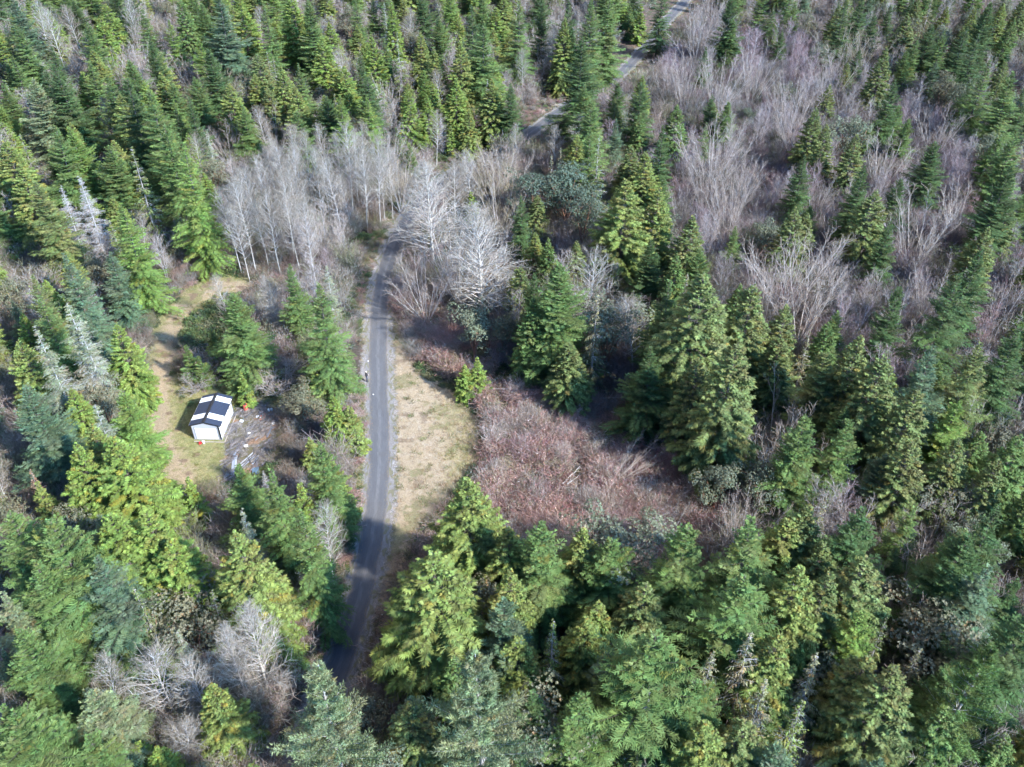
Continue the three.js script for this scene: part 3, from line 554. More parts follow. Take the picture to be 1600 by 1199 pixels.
T('fir', 'dark green', 1259, 250, 16);
T('fir', 'dark green', 1350, 268, 18, 0.9);
T('fir', 'dark green', 1391, 352, 13, 0.9);
T('fir', 'dark green', 1404, 455, 17, 0.7);
T('fir', 'dark green', 1462, 230, 17);
T('fir', 'dark green', 1019, 552, 14);
T('fir', 'dark green', 1046, 450, 18);
T('fir', 'dark green', 1576, 270, 20);
T('fir', 'dark green', 1492, 437, 19, 0.95);
T('fir', 'dark green', 1529, 398, 18);
T('fir', 'dark green', 1586, 525, 17);
T('fir', 'dark green', 1596, 968, 17);
T('fir', 'dark green', 1489, 1056, 12);
T('fir', 'dark green', 1347, 799, 18);
T('fir', 'dark green', 834, 1086, 13);
T('fir', 'dark green', 1512, 843, 17);
T('fir', 'dark green', 1559, 809, 19);
T('fir', 'dark green', 834, 437, 14, 0.8);
T('fir', 'mid green', 27, 44, 22);
T('fir', 'mid green', 233, 152, 27, 0.95);
T('fir', 'mid green', 258, 205, 24, 0.9);
T('fir', 'mid green', 84, 204, 22, 1.05);
T('fir', 'mid green', 412, 10, 24, 0.9);
T('fir', 'mid green', 482, 8, 24);
T('fir', 'mid green', 810, 4, 26, 1.05);
T('fir', 'mid green', 925, 8, 26);
T('fir', 'mid green', 952, 4, 24);
T('fir', 'mid green', 925, 162, 20);
T('fir', 'mid green', 915, 142, 19, 0.9);
T('fir', 'mid green', 753, 37, 26, 1.1);
T('fir', 'mid green', 64, 471, 16);
T('fir', 'mid green', 365, 467, 14, 1.15, 'mid green fir in the clearing just behind the shed');
T('fir', 'mid green', 498, 452, 18, 0.98, 'tall green fir between the shed clearing and the grey road');
T('fir', 'mid green', 368, 734, 13, 1, 'mid green fir at the foot of the plank litter');
T('fir', 'mid green', 500, 702, 14, 0.8);
T('fir', 'mid green', 20, 816, 19);
T('fir', 'mid green', 84, 829, 20, 1.05);
T('fir', 'mid green', 57, 880, 17);
T('fir', 'mid green', 472, 809, 17, 0.8);
T('fir', 'mid green', 34, 1123, 16, 1.3);
T('fir', 'mid green', 10, 1116, 16);
T('fir', 'mid green', 142, 1160, 13);
T('fir', 'mid green', 850, 826, 17, 1.05);
T('fir', 'mid green', 1067, 833, 17);
T('fir', 'mid green', 1019, 1008, 19, 1.25);
T('fir', 'mid green', 905, 1099, 15, 1.1);
T('fir', 'mid green', 1178, 812, 20);
T('fir', 'mid green', 878, 420, 19, 1.05, 'mid green fir with pale lower trunk at the bramble edge');
T('fir', 'mid green', 1543, 101, 22);
T('fir', 'mid green', 1586, 121, 22);
T('fir', 'mid green', 1586, 216, 20);
T('fir', 'mid green', 1327, 667, 15, 0.8);
T('fir', 'mid green', 1087, 1076, 14);
T('fir', 'mid green', 1165, 897, 19, 1.3);
T('fir', 'bright green', 283, 235, 25);
T('fir', 'bright green', 115, 206, 20);
T('fir', 'bright green', 189, 325, 19);
T('fir', 'bright green', 1495, 633, 13);
T('fir', 'bright green', 1343, 962, 14, 0.9);
T('fir', 'bright green', 192, 619, 11);
T('pine', 'grey green', 500, 1062, 20, 1.0, 'broad long needled pine over the road at the bottom edge');
T('pine', 'grey green', 746, 1042, 22, 1.05, 'broad grey green pine low in the middle');
T('pine', 'mid green', 1546, 1025, 19, 1.05);
T('fir', 'grey green', 51, 132, 22);
T('fir', 'grey green', 401, 90, 14);
T('fir', 'grey green', 10, 930, 14);
T('fir', 'grey green', 142, 1090, 13);
T('fir', 'olive green', 54, 440, 17);
T('fir', 'olive green', 62, 290, 19, 1.1);
T('fir', 'olive green', 1529, 548, 17, 0.9);
T('fir', 'olive green', 1290, 559, 15);
T('hemlock', 'olive green', 206, 236, 22, 0.9);
T('hemlock', 'olive green', 621, 57, 22, 0.95);
T('hemlock', 'olive green', 935, 220, 20);
T('hemlock', 'olive green', 216, 920, 14, 0.75, 'narrow yellow hemlock with bare drooping tip');
T('hemlock', 'olive green', 1387, 971, 13, 0.7);
T('hemlock', 'olive green', 1009, 1079, 15, 0.9);
T('hemlock', 'pale olive', 1175, 1008, 16, 1.1);
T('hemlock', 'pale olive', 1111, 1022, 14, 0.9);
T('hemlock', 'pale olive', 1195, 1069, 14);
T('hemlock', 'pale olive', 1279, 1035, 14);
T('hemlock', 'pale olive', 797, 1103, 13, 0.8);
T('hemlock', 'pale olive', 931, 467, 16, 0.9);
T('hemlock', 'yellow green', 864, 981, 14, 0.85, 'pointed yellow green hemlock with wide drooping boughs');
T('cedar', 'yellow green', 668, 878, 18.5, 1.3, 'broad yellow green tree beside the white roadside box');
T('hemlock', 'yellow green', 1252, 1096, 14);
T('cedar', 'lime green', 165, 12, 20, 1.15);
T('cedar', 'lime green', 375, 3, 23);
T('cedar', 'lime green', 459, 0, 23);
T('cedar', 'lime green', 503, 64, 20);
T('cedar', 'lime green', 581, 61, 20, 0.85);
T('cedar', 'lime green', 611, 7, 22, 0.7);
T('cedar', 'lime green', 668, 152, 14, 0.8);
T('cedar', 'lime green', 638, 145, 17, 0.85);
T('cedar', 'lime green', 537, 108, 17);
T('cedar', 'lime green', 543, 145, 15);
T('cedar', 'lime green', 179, 515, 13, 0.8);
T('cedar', 'lime green', 118, 707, 15);
T('cedar', 'lime green', 182, 690, 16, 1.35, 'broad lime green cedar below the shed clearing');
T('cedar', 'lime green', 172, 819, 16, 1.1);
T('cedar', 'lime green', 229, 806, 16);
T('cedar', 'lime green', 267, 850, 14, 1.1);
T('cedar', 'lime green', 520, 622, 9, 0.8);
T('cedar', 'lime green', 375, 162, 15, 0.95, 'round lime cedar standing among bare alders');
T('cedar', 'yellow green', 8, 225, 20, 1.1);
T('cedar', 'yellow green', 28, 262, 18);
T('cedar', 'yellow green', 438, 110, 18);
T('cedar', 'yellow green', 462, 140, 18);
T('cedar', 'yellow green', 655, 57, 19, 0.85);
T('cedar', 'yellow green', 678, 81, 19, 0.85);
T('cedar', 'yellow green', 719, 68, 22, 0.85);
T('cedar', 'yellow green', 770, 128, 17);
T('cedar', 'yellow green', 732, 175, 12, 0.9);
T('cedar', 'yellow green', 881, 34, 21, 0.8);
T('cedar', 'yellow green', 979, 287, 20, 1.15, 'big yellow green cedar above the bramble patch');
T('cedar', 'yellow green', 1029, 297, 18, 0.95);
T('cedar', 'yellow green', 1009, 243, 16);
T('cedar', 'yellow green', 901, 216, 14);
T('cedar', 'yellow green', 371, 836, 18, 1.05);
T('cedar', 'yellow green', 142, 673, 15);
T('cedar', 'yellow green', 729, 758, 17.5, 1.1, 'yellow green cedar at the foot of the straw meadow');
T('cedar', 'yellow green', 790, 840, 14);
T('cedar', 'yellow green', 797, 904, 15, 0.85);
T('cedar', 'yellow green', 810, 1001, 12);
T('cedar', 'yellow green', 911, 833, 14, 0.9);
T('cedar', 'yellow green', 932, 951, 12);
T('cedar', 'yellow green', 1107, 1143, 14);
T('cedar', 'yellow green', 1242, 893, 17, 0.9);
T('cedar', 'yellow green', 1229, 816, 15);
T('cedar', 'yellow green', 1208, 995, 15);
T('cedar', 'olive green', 402, 88, 18);
T('cedar', 'olive green', 420, 140, 14);
T('cedar', 'olive green', 986, 233, 15);
T('cedar', 'olive green', 1080, 344, 14);
T('cedar', 'olive green', 1104, 437, 22, 1.2, 'great rounded cedar at the right of the bramble patch');
T('cedar', 'olive green', 1148, 545, 20);
T('cedar', 'olive green', 1094, 565, 15);
T('cedar', 'olive green', 1175, 451, 18, 0.95);
T('cedar', 'olive green', 1229, 484, 14, 0.9);
T('cedar', 'olive green', 1222, 535, 13);
T('cedar', 'olive green', 1340, 532, 18, 0.9);
T('cedar', 'olive green', 1374, 565, 18, 1.05);
T('cedar', 'olive green', 1428, 613, 17, 0.95);
T('cedar', 'olive green', 1424, 704, 14);
T('cedar', 'olive green', 1502, 697, 14, 0.9);
T('cedar', 'olive green', 1350, 883, 16);
T('cedar', 'olive green', 1293, 897, 16, 0.85);
T('cedar', 'olive green', 1262, 802, 16);
T('cedar', 'olive green', 1283, 856, 14);
T('cedar', 'olive green', 1401, 1062, 16);
T('cedar', 'olive green', 1347, 1032, 14);
T('cedar', 'olive green', 1009, 927, 14);
T('cedar', 'olive green', 1165, 1143, 13);
T('cedar', 'olive green', 1418, 27, 19);
T('cedar', 'olive green', 1384, 78, 20, 0.8);
T('cedar', 'olive green', 1276, 175, 18, 0.9);
T('cedar', 'olive green', 1293, 199, 17, 0.8);
T('cedar', 'olive green', 1340, 216, 17, 0.9);
T('cedar', 'olive green', 1370, 304, 16);
T('cedar', 'olive green', 1242, 331, 14);
T('cedar', 'olive green', 1539, 361, 14);
T('cedar', 'olive green', 1583, 317, 13, 0.8);
T('cedar', 'olive green', 891, 540, 11);
T('cedar', 'olive green', 1559, 724, 13, 0.8);
T('cedar', 'olive green', 641, 1113, 12);
T('cedar', 'mid green', 283, 0, 22, 0.8);
T('cedar', 'mid green', 1144, 27, 17, 0.8);
T('cedar', 'mid green', 1060, 169, 16);
T('cedar', 'mid green', 830, 470, 14, 0.8);
T('cedar', 'mid green', 1296, 511, 12, 0.8);
T('cedar', 'mid green', 1323, 643, 12, 0.8);
T('cedar', 'mid green', 952, 1072, 11);
T('cedar', 'mid green', 1590, 687, 14);
T('cedar', 'mid green', 1475, 1110, 13);
T('cedar', 'mid green', 1060, 402, 12, 0.8);
T('youngcedar', 'lime green', 705, 196, 8, 0.8);
T('youngcedar', 'lime green', 726, 575, 5.2, 1.05, 'left one of two lime cedars at the meadow edge');
T('youngcedar', 'lime green', 746, 565, 6, 1.1, 'right one of two lime cedars at the meadow edge');
T('youngcedar', 'lime green', 736, 304, 8, 0.9);
T('youngcedar', 'lime green', 294, 751, 8, 0.9, 'young lime cedar at the lower tip of the clearing');
T('youngcedar', 'lime green', 375, 584, 5.5, 0.8, 'young lime cedar hard against the back of the shed');
T('youngcedar', 'lime green', 208, 560, 6);
T('youngcedar', 'lime green', 216, 1160, 7);
T('youngcedar', 'lime green', 469, 764, 9);
T('youngcedar', 'lime green', 1002, 10, 11);
T('youngcedar', 'yellow green', 485, 690, 6, 1.2);
T('youngcedar', 'yellow green', 520, 730, 9);
T('youngcedar', 'yellow green', 545, 640, 7);
T('youngcedar', 'yellow green', 330, 520, 6);
T('youngcedar', 'yellow green', 20, 970, 8);
T('youngcedar', 'yellow green', 60, 760, 9);
T('youngcedar', 'yellow green', 490, 560, 8);
T('youngfir', 'mid green', 290, 545, 6);
T('youngfir', 'mid green', 620, 205, 9);
T('youngfir', 'mid green', 640, 230, 8);
T('youngfir', 'mid green', 240, 745, 5);
T('youngfir', 'mid green', 1008, 300, 8);
T('youngfir', 'mid green', 1205, 1115, 8);
T('youngfir', 'mid green', 310, 560, 5);
T('lichen', 'silver green', 105, 481, 18, 1.15, 'pale lichen fir leaning over the left of the clearing');
T('lichen', 'silver green', 64, 518, 17);
T('lichen', 'silver green', 130, 520, 15);
T('lichen', 'silver green', 324, 209, 17, 0.7);
T('lichen', 'silver green', 601, 10, 20, 0.75);
T('lichen', 'silver green', 381, 800, 12, 0.75);
T('lichen', 'silver green', 150, 640, 14);
T('deadfir', 'grey', 96, 297, 18, 0.95, 'left one of twin silver dead firs');
T('deadfir', 'grey', 125, 283, 19, 1.05, 'right one of twin silver dead firs');
T('deadfir', 'grey', 623, 196, 9, 0.8);
T('deadfir', 'grey', 690, 186, 9, 0.9);
T('deadfir', 'grey', 763, 128, 12, 0.6);
T('deadfir', 'grey', 412, 741, 7, 0.8);
T('deadfir', 'grey', 324, 212, 10, 0.6);
T('alder', 'white', 371, 287, 19, 0.82);
T('alder', 'white', 412, 253, 19, 0.82);
T('alder', 'white', 438, 236, 18, 0.82);
T('alder', 'white', 446, 240, 18, 0.82);
T('alder', 'white', 489, 243, 18, 0.82);
T('alder', 'white', 506, 202, 17, 0.82);
T('alder', 'white', 535, 206, 20, 0.82);
T('alder', 'white', 581, 220, 19, 0.82);
T('alder', 'white', 455, 270, 17, 0.82);
T('alder', 'white', 390, 268, 18, 0.82);
T('alder', 'white', 560, 236, 18, 0.82);
T('alder', 'white', 520, 255, 17, 0.82);
T('alder', 'white', 472, 215, 17, 0.82);
T('alder', 'white', 341, 437, 8);
T('alder', 'white', 415, 452, 9, 1.2);
T('alder', 'white', 861, 50, 16, 0.9);
T('alder', 'white', 817, 81, 13, 0.8);
T('alder', 'white', 736, 243, 15);
T('alder', 'white', 807, 196, 10, 0.8, 'slender white tree before the upper bend of the road');
T('alder', 'white', 868, 199, 12);
T('alder', 'white', 905, 182, 12);
T('alder', 'white', 50, 7, 18);
T('alder', 'white', 75, 20, 18);
T('alder', 'white', 196, 0, 18, 0.9);
T('alder', 'white', 229, 1022, 12, 1.2, 'bare white tree low on the left with long thin trunk');
T('alder', 'white', 148, 1039, 10);
T('alder', 'white', 297, 1045, 11);
T('alder', 'white', 267, 1130, 8, 1.2);
T('alder', 'white', 499, 799, 13, 0.8);
T('alder', 'white', 483, 753, 9);
T('alder', 'white', 921, 403, 17, 1.2);
T('alder', 'white', 1002, 478, 13, 1.3);
T('alder', 'white', 1516, 758, 9);
T('alder', 'white', 60, 460, 12);
T('cottonwood', 'white', 668, 265, 20, 1.35, 'broad white bare tree rising beside the grey road bend');
T('cottonwood', 'white', 748, 335, 19, 1.3, 'second broad white bare tree, right of the road bend');
T('cottonwood', 'white', 348, 981, 12.5, 0.75, 'left one of two white bare trees by the lower road');
T('cottonwood', 'white', 381, 961, 13.5, 0.8, 'right one of two white bare trees by the lower road');
T('cottonwood', 'white', 483, 887, 9, 0.8, 'white bare tree spreading beside the lower road');
T('cottonwood', 'white', 415, 440, 10, 0.55);
T('maple', 'grey', 216, 75, 14, 0.9);
T('maple', 'grey', 290, 85, 12);
T('maple', 'grey', 196, 20, 15);
T('maple', 'grey', 790, 235, 12);
T('maple', 'grey', 840, 75, 11);
T('maple', 'grey', 1097, 10, 18, 1.05);
T('maple', 'grey', 1131, 88, 17, 0.95);
T('maple', 'grey', 1080, 95, 15, 0.9);
T('maple', 'grey', 1188, 74, 16, 0.9);
T('maple', 'grey', 1249, 128, 15, 1.1);
T('maple', 'grey', 1306, 91, 14, 0.9);
T('maple', 'grey', 1056, 95, 13, 0.9);
T('maple', 'grey', 1127, 192, 17, 1.15, 'great grey maple fan on the hillside');
T('maple', 'grey', 1168, 243, 12);
T('maple', 'grey', 1286, 270, 12, 0.9);
T('maple', 'grey', 1397, 219, 14);
T('maple', 'grey', 1482, 169, 13, 1.1);
T('maple', 'grey', 1458, 310, 14, 1.1);
T('maple', 'grey', 1519, 287, 14, 1.1);
T('maple', 'grey', 1259, 365, 14, 1.25, 'widest grey maple crown on the hillside');
T('maple', 'grey', 1215, 407, 13);
T('maple', 'grey', 1276, 412, 14, 1.1);
T('maple', 'grey', 1229, 616, 12, 0.95, 'grey maple fan between green cedars');
T('maple', 'grey', 1303, 650, 10);
T('maple', 'grey', 1431, 451, 12);
T('maple', 'grey', 1549, 616, 11);
T('maple', 'grey', 1462, 900, 12);
T('maple', 'grey', 1495, 1093, 11);
T('maple', 'grey', 1364, 768, 10, 1.1);
T('maple', 'grey', 1480, 790, 9);
T('maple', 'grey', 1590, 430, 12);
T('maple', 'grey', 1150, 330, 9);
T('maple', 'grey', 658, 392, 12.5, 1.1);
T('maple', 'grey', 710, 340, 15, 1);
T('alder', 'grey', 705, 262, 15, 1.1);
T('maple', 'yellowish grey', 324, 105, 14);
T('maple', 'yellowish grey', 773, 230, 14, 1.1);
T('maple', 'yellowish grey', 780, 282, 14);
T('maple', 'yellowish grey', 1323, 44, 15, 1.1);
T('maple', 'yellowish grey', 1360, 44, 15);
T('maple', 'yellowish grey', 620, 250, 12);
T('purple', 'purple', 1181, 44, 15);
T('purple', 'purple', 1252, 51, 15);
T('purple', 'purple', 1272, 78, 14);
T('purple', 'purple', 1080, 230, 10);
T('purple', 'purple', 952, 189, 10);
T('purple', 'purple', 1337, 474, 12);
T('purple', 'purple', 1394, 542, 12);
T('purple', 'purple', 1499, 233, 12);
T('purple', 'purple', 1333, 764, 9);
T('purple', 'purple', 1230, 30, 14);
T('purple', 'purple', 1100, 320, 8);
T('purple', 'purple', 1050, 700, 4);
T('purple', 'purple', 1440, 540, 10);
T('madrone', 'dark green', 834, 273, 13, 1.1, 'left of two dark blue green madrones above the brambles');
T('madrone', 'dark green', 888, 263, 14, 1.25, 'right of two dark blue green madrones above the brambles');
T('madrone', 'dark green', 915, 300, 12);
T('madrone', 'grey green', 1205, 728, 9, 0.9);
T('fir', 'mid green', 955, 850, 14);
T('madrone', 'grey green', 739, 487, 9, 1, 'pale grey madrone at the meadow edge under the white trees');
T('madrone', 'grey green', 786, 501, 7, 0.9);
T('madrone', 'grey green', 1333, 189, 14);
T('madrone', 'grey green', 1512, 125, 14);
T('madrone', 'grey green', 1168, 169, 8, 0.8);
T('madrone', 'grey green', 1306, 1022, 9);
T('madrone', 'grey green', 965, 829, 12, 1.2);
T('madrone', 'grey green', 1441, 731, 9, 0.9);
T('madrone', 'grey green', 1127, 731, 8, 0.9);
T('cedar', 'yellow green', 915, 971, 13, 0.9);
T('madrone', 'grey green', 1478, 44, 13);
T('madrone', 'grey green', 952, 478, 12, 1.1);
T('madrone', 'grey green', 1556, 209, 12);
T('madrone', 'brownish green', 766, 10, 13);
T('madrone', 'brownish green', 468, 612, 5.5, 1.5, 'brownish madrone between the shed litter and the road');
T('madrone', 'brownish green', 283, 941, 10, 1.15, 'brownish madrone with red limbs low on the left');
T('madrone', 'brownish green', 753, 910, 11, 0.9);
T('madrone', 'brownish green', 844, 1120, 11);
T('madrone', 'brownish green', 1482, 118, 13);
T('madrone', 'brownish green', 1475, 754, 9);
T('madrone', 'brownish green', 1499, 964, 12, 1.2);
T('madrone', 'brownish green', 510, 60, 12);
T('madrone', 'brownish green', 545, 12, 13);
T('madrone', 'brownish green', 150, 600, 8);
T('scrub', 'grey', 310, 560, 3.2, 1.3);
T('scrub', 'grey', 300, 590, 2.5);
T('scrub', 'grey', 440, 560, 3, 1.6);
T('scrub', 'grey', 430, 590, 3, 1.4);
T('scrub', 'grey', 400, 560, 3, 1.2);
T('scrub', 'grey', 628, 1035, 4, 1.4);
T('scrub', 'grey', 655, 1060, 3.5, 1.3);
T('scrub', 'grey', 330, 830, 3.5, 1.3);
T('scrub', 'grey', 460, 500, 3, 1.5);
T('scrub', 'grey', 345, 545, 3, 1.3);
T('scrub', 'pinkish', 460, 480, 3.5, 1.3);
T('scrub', 'pinkish', 475, 500, 3, 1.2);
T('scrub', 'pinkish', 810, 300, 4, 1.4);
T('scrub', 'pinkish', 850, 310, 4, 1.4);
T('scrub', 'pinkish', 740, 460, 3, 1.2);
T('scrub', 'pinkish', 160, 1160, 3, 1.4);
T('scrub', 'pinkish', 960, 270, 4, 1.2);

T('alder', 'white', 350, 305, 14, 0.75);
T('alder', 'white', 366, 328, 13, 0.75);
T('alder', 'white', 428, 222, 17, 0.75);
T('alder', 'white', 463, 238, 15, 0.75);
T('alder', 'white', 503, 250, 15, 0.75);
T('alder', 'white', 524, 222, 18, 0.75);
T('alder', 'white', 548, 214, 17, 0.75);
T('alder', 'white', 566, 262, 13, 0.75);
T('alder', 'white', 592, 248, 14, 0.75);
T('alder', 'white', 604, 238, 15, 0.75);
T('alder', 'white', 430, 300, 11, 0.75);
T('alder', 'white', 477, 290, 12, 0.75);
T('alder', 'white', 540, 285, 12, 0.75);
T('alder', 'white', 400, 318, 12, 0.75);

// ---------------------------------------------------------------- the trees between: same kinds, set where the wood is thinner
const HILL_PX = [[1040, 40], [1340, 60], [1480, 150], [1560, 300], [1600, 380], [1600, 640], [1480, 600], [1330, 520], [1200, 460], [1080, 400], [1045, 300], [1060, 200]];
const TOPLEFT_PX = [[-200, -60], [1030, -60], [860, 170], [640, 260], [400, 230], [-200, 420]], BIRCH_PX = [[340, 250], [620, 220], [640, 300], [560, 430], [440, 440], [360, 420]];
const KEEP_PX = [LAWN_PX, VERGE_PX, BRAMBLE1_PX, BRAMBLE2_PX, UPPER_PX, FARV_PX, LEFT_PX];
const ROAD_SEEN = ROAD_PX.filter(([x, y]) => y <= 1060 && !(y < 395 && y > 235));
function hides(p, h, r) {
  for (let k = 0; k <= 4; k++) for (const s of [-0.8, 0, 0.8]) {
    const [x, y] = toPhoto(p.x + s * r * (1 - k / 5), h * (k / 4), p.y);
    if (KEEP_PX.some((poly) => inside(poly, x, y)) || edgeDistance(ROAD_SEEN, x, y, false) < (y < 240 ? 19 : 26)) return true;
  }
  return false;
}
const fr = rng(90210), pick = (list) => { let t = 0; for (const q of list) t += q[0]; let v = fr() * t; for (const q of list) if ((v -= q[0]) <= 0) return q; return list[0]; };
T('hemlock', 'straw brown', 47, 737, 9, 0.9, 'dead brown fir at the far left below the lichen firs');
const MIXES = {
  hill: [[3.2, 'purple', 'mauve grey', 8, 11], [2.2, 'purple', 'purple', 7, 10], [1.2, 'purple', 'pinkish', 6, 9], [1.5, 'purple', 'brownish grey', 8, 11], [2.6, 'maple', 'grey', 8, 12], [1.1, 'fir', 'dark green', 8, 12], [0.7, 'fir', 'mid green', 8, 12], [1.2, 'cedar', 'olive green', 8, 11], [0.4, 'madrone', 'grey green', 7, 10]],
  topleft: [[2, 'fir', 'mid green', 12, 17], [0.8, 'fir', 'dark green', 12, 17], [1.2, 'fir', 'bright green', 11, 16], [2, 'cedar', 'yellow green', 10, 15], [1.6, 'cedar', 'lime green', 10, 15], [0.8, 'hemlock', 'olive green', 9, 13], [1.3, 'maple', 'grey', 8, 11], [1.2, 'purple', 'brownish grey', 7, 10], [0.6, 'madrone', 'brownish green', 7, 9], [0.8, 'alder', 'grey', 10, 13]],
  birch: [[3, 'purple', 'brownish grey', 7, 11], [1, 'alder', 'grey', 13, 16]],
  left: [[2, 'fir', 'mid green', 10, 16], [1.2, 'fir', 'blue green', 9, 14], [1.6, 'cedar', 'yellow green', 9, 14], [1, 'cedar', 'lime green', 8, 13], [0.5, 'hemlock', 'olive green', 9, 14], [0.7, 'alder', 'grey', 9, 13], [0.7, 'purple', 'brownish grey', 6, 10], [0.7, 'madrone', 'brownish green', 7, 10], [0.5, 'lichen', 'silver green', 10, 14]],
  right: [[1.5, 'fir', 'mid green', 9, 15], [1.3, 'fir', 'dark green', 9, 14], [0.7, 'fir', 'blue green', 8, 12], [2, 'cedar', 'olive green', 9, 14], [1.4, 'cedar', 'mid green', 8, 13], [1, 'cedar', 'yellow green', 8, 13], [0.6, 'hemlock', 'pale olive', 9, 14], [0.4, 'madrone', 'grey green', 7, 10], [0.3, 'madrone', 'brownish green', 7, 10], [0.9, 'purple', 'brownish grey', 7, 10], [0.6, 'maple', 'grey', 8, 11]],
};
const named = {};
for (const t of trees) named[KIND[t.kind][0]] = (named[KIND[t.kind][0]] ?? 0) + 1;
for (let pass = 0, made = 0; pass < 34000 && made < 860; pass++) {
  const z = -30 - 262 * fr() ** 1.1, half = (-z * CP + CAM_H * SP) * PW / 2 / FPX * 1.03 + 3, x = (fr() * 2 - 1) * half, p = new THREE.Vector2(x, z), [gx, gy] = toPhoto(x, 0, z);
  if (roadGap(x, z) < 4.5) continue;
  const mid = toPhoto(x, 8, z), mix = inside(HILL_PX, mid[0], mid[1]) ? 'hill' : inside(BIRCH_PX, mid[0], mid[1]) ? 'birch' : inside(TOPLEFT_PX, mid[0], mid[1]) ? 'topleft' : x < -12 ? 'left' : 'right';
  const [, kind, tone, h0, h1] = pick(MIXES[mix]), h = lerp(h0, h1, fr()), g = shape(kind, 0), r = g.R * (h / g.h) ** 0.75, need = mix === 'hill' ? 0.68 : mix === 'topleft' ? 0.47 : 0.52;
  if ((named[KIND[kind][0]] ?? 0) > 325) continue;
  if (trees.some((t) => Math.hypot(t.x - x, t.z - z) < (t.r + r) * need)) continue;
  if (hides(p, h, r)) continue;
  if ([0.45, 0.8].some((k) => { const sx = x - SUN.x / SUN.y * h * k, sz = z - SUN.z / SUN.y * h * k; return inside(LAWN, sx, sz) || inside(VERGE, sx, sz); })) continue;
  const [tx, ty] = toPhoto(x, h * 0.97, z);
  if (tx < -90 || tx > PW + 130 || ty > PH + 90) continue;
  tree(kind, tone, tx, ty, h / (SLIM.test(kind) ? (ty < 300 ? 0.85 : 1) : ty < 200 ? lerp(0.78, 0.8, clamp(ty / 200, 0, 1)) : lerp(0.8, 1, clamp((ty - 200) / 150, 0, 1))), mix === 'topleft' ? 1 : 0.86);
  made++; named[KIND[kind][0]] = (named[KIND[kind][0]] ?? 0) + 1;
}

// ---------------------------------------------------------------- undergrowth: what nobody could count
function clump(seed, build) { const b = new Builder(), r = rng(seed); build(b, r); return b.build(); }
const CLUMPS = {
  salal: clump(1, (b, r) => { for (let k = 0; k < 110; k++) { const d = rdir(r), q = 0.35 + 0.65 * r(), P = [d[0] * q * 0.6, Math.abs(d[1]) * 0.62 * q + 0.05, d[2] * q * 0.6], D = norm([d[0] + (r() - 0.5), 0.3 * r(), d[2] + (r() - 0.5)]); b.kite(P, D, norm(cross(D, norm([r() - 0.5, 1, r() - 0.5]))), 0.17 + 0.1 * r(), 0.11, jig(WHITE, r, 0.3), 0.01); } }),
  fern: clump(2, (b, r) => { for (let k = 0; k < 16; k++) { const az = k * 2.4 + r(), L = 0.7 + 0.35 * r(); let P = [0, 0.05, 0]; for (let j = 0; j < 5; j++) { const e = lerp(1.0, -0.55, j / 4), D = norm([Math.cos(az) * Math.cos(e), Math.sin(e), Math.sin(az) * Math.cos(e)]), S = [-Math.sin(az), 0, Math.cos(az)], Q = add(P, D, L / 5); b.strip(P, Q, S, 0.07 * (1 - j / 6), 0.07 * (1 - (j + 1) / 6), jig(WHITE, r, 0.2)); P = Q; } } }),
  bramble: clump(3, (b, r) => { for (let k = 0; k < 58; k++) { const az = r() * 6.283, L = 0.8 + 1.2 * r(), e0 = 0.7 + 0.75 * r(), tc = jig(WHITE, r, 0.4, 0.2); let P = [(r() - 0.5) * 0.9, 0, (r() - 0.5) * 0.9]; const S = norm([r() - 0.5, r() - 0.5, r() - 0.5]); for (let j = 0; j < 4; j++) { const e = e0 - j * 0.55 * r() * 1.6, D = norm([Math.cos(az) * Math.cos(e), Math.sin(e), Math.sin(az) * Math.cos(e)]), Q = add(P, D, L / 4); b.strip(P, Q, S, 0.016, 0.012, tc); for (let q = 0; q < 2; q++) { const D2 = rdir(r); D2[1] = Math.abs(D2[1]); b.strip(Q, add(Q, D2, 0.2 + 0.2 * r()), norm(cross(D2, rdir(r))), 0.008, 0.004, tc); } if (r() < 0.16) { const D3 = rdir(r); b.kite(Q, D3, norm(cross(D3, rdir(r))), 0.13, 0.09, jig(tc, r, 0.3), 0.01); } P = Q; } } }),
  brush: clump(4, (b, r) => { for (let k = 0; k < 60; k++) { const az = r() * 6.283, L = 0.9 + 1.0 * r(), e0 = 1.0 + 0.5 * (r() - 0.3), tc = jig(WHITE, r, 0.3, 0.12); let P = [(r() - 0.5) * 0.7, 0, (r() - 0.5) * 0.7]; const S = rdir(r); for (let j = 0; j < 3; j++) { const D = norm([Math.cos(az) * Math.cos(e0) + (r() - 0.5) * 0.5, Math.sin(e0), Math.sin(az) * Math.cos(e0) + (r() - 0.5) * 0.5]), Q = add(P, D, L / 3); b.strip(P, Q, S, 0.011 - j * 0.002, 0.009 - j * 0.002, tc); for (let q = 0; q < 3; q++) { const D2 = norm(add(D, rdir(r), 0.9)); b.strip(Q, add(Q, D2, 0.25 + 0.3 * r()), norm(cross(D2, rdir(r))), 0.008, 0.003, tc); } P = Q; } } }),
  tuft: clump(5, (b, r) => { for (let k = 0; k < 26; k++) { const az = r() * 6.283, e = 0.5 + 0.9 * r(), D = [Math.cos(az) * Math.cos(e), Math.sin(e), Math.sin(az) * Math.cos(e)]; b.kite([(r() - 0.5) * 0.3, 0, (r() - 0.5) * 0.3], D, norm(cross(D, rdir(r))), 0.16 + 0.2 * r(), 0.022, jig(WHITE, r, 0.3)); } }),
};
const underMat = std({ vertexColors: true, roughness: 0.85 });
const ur = rng(31337);
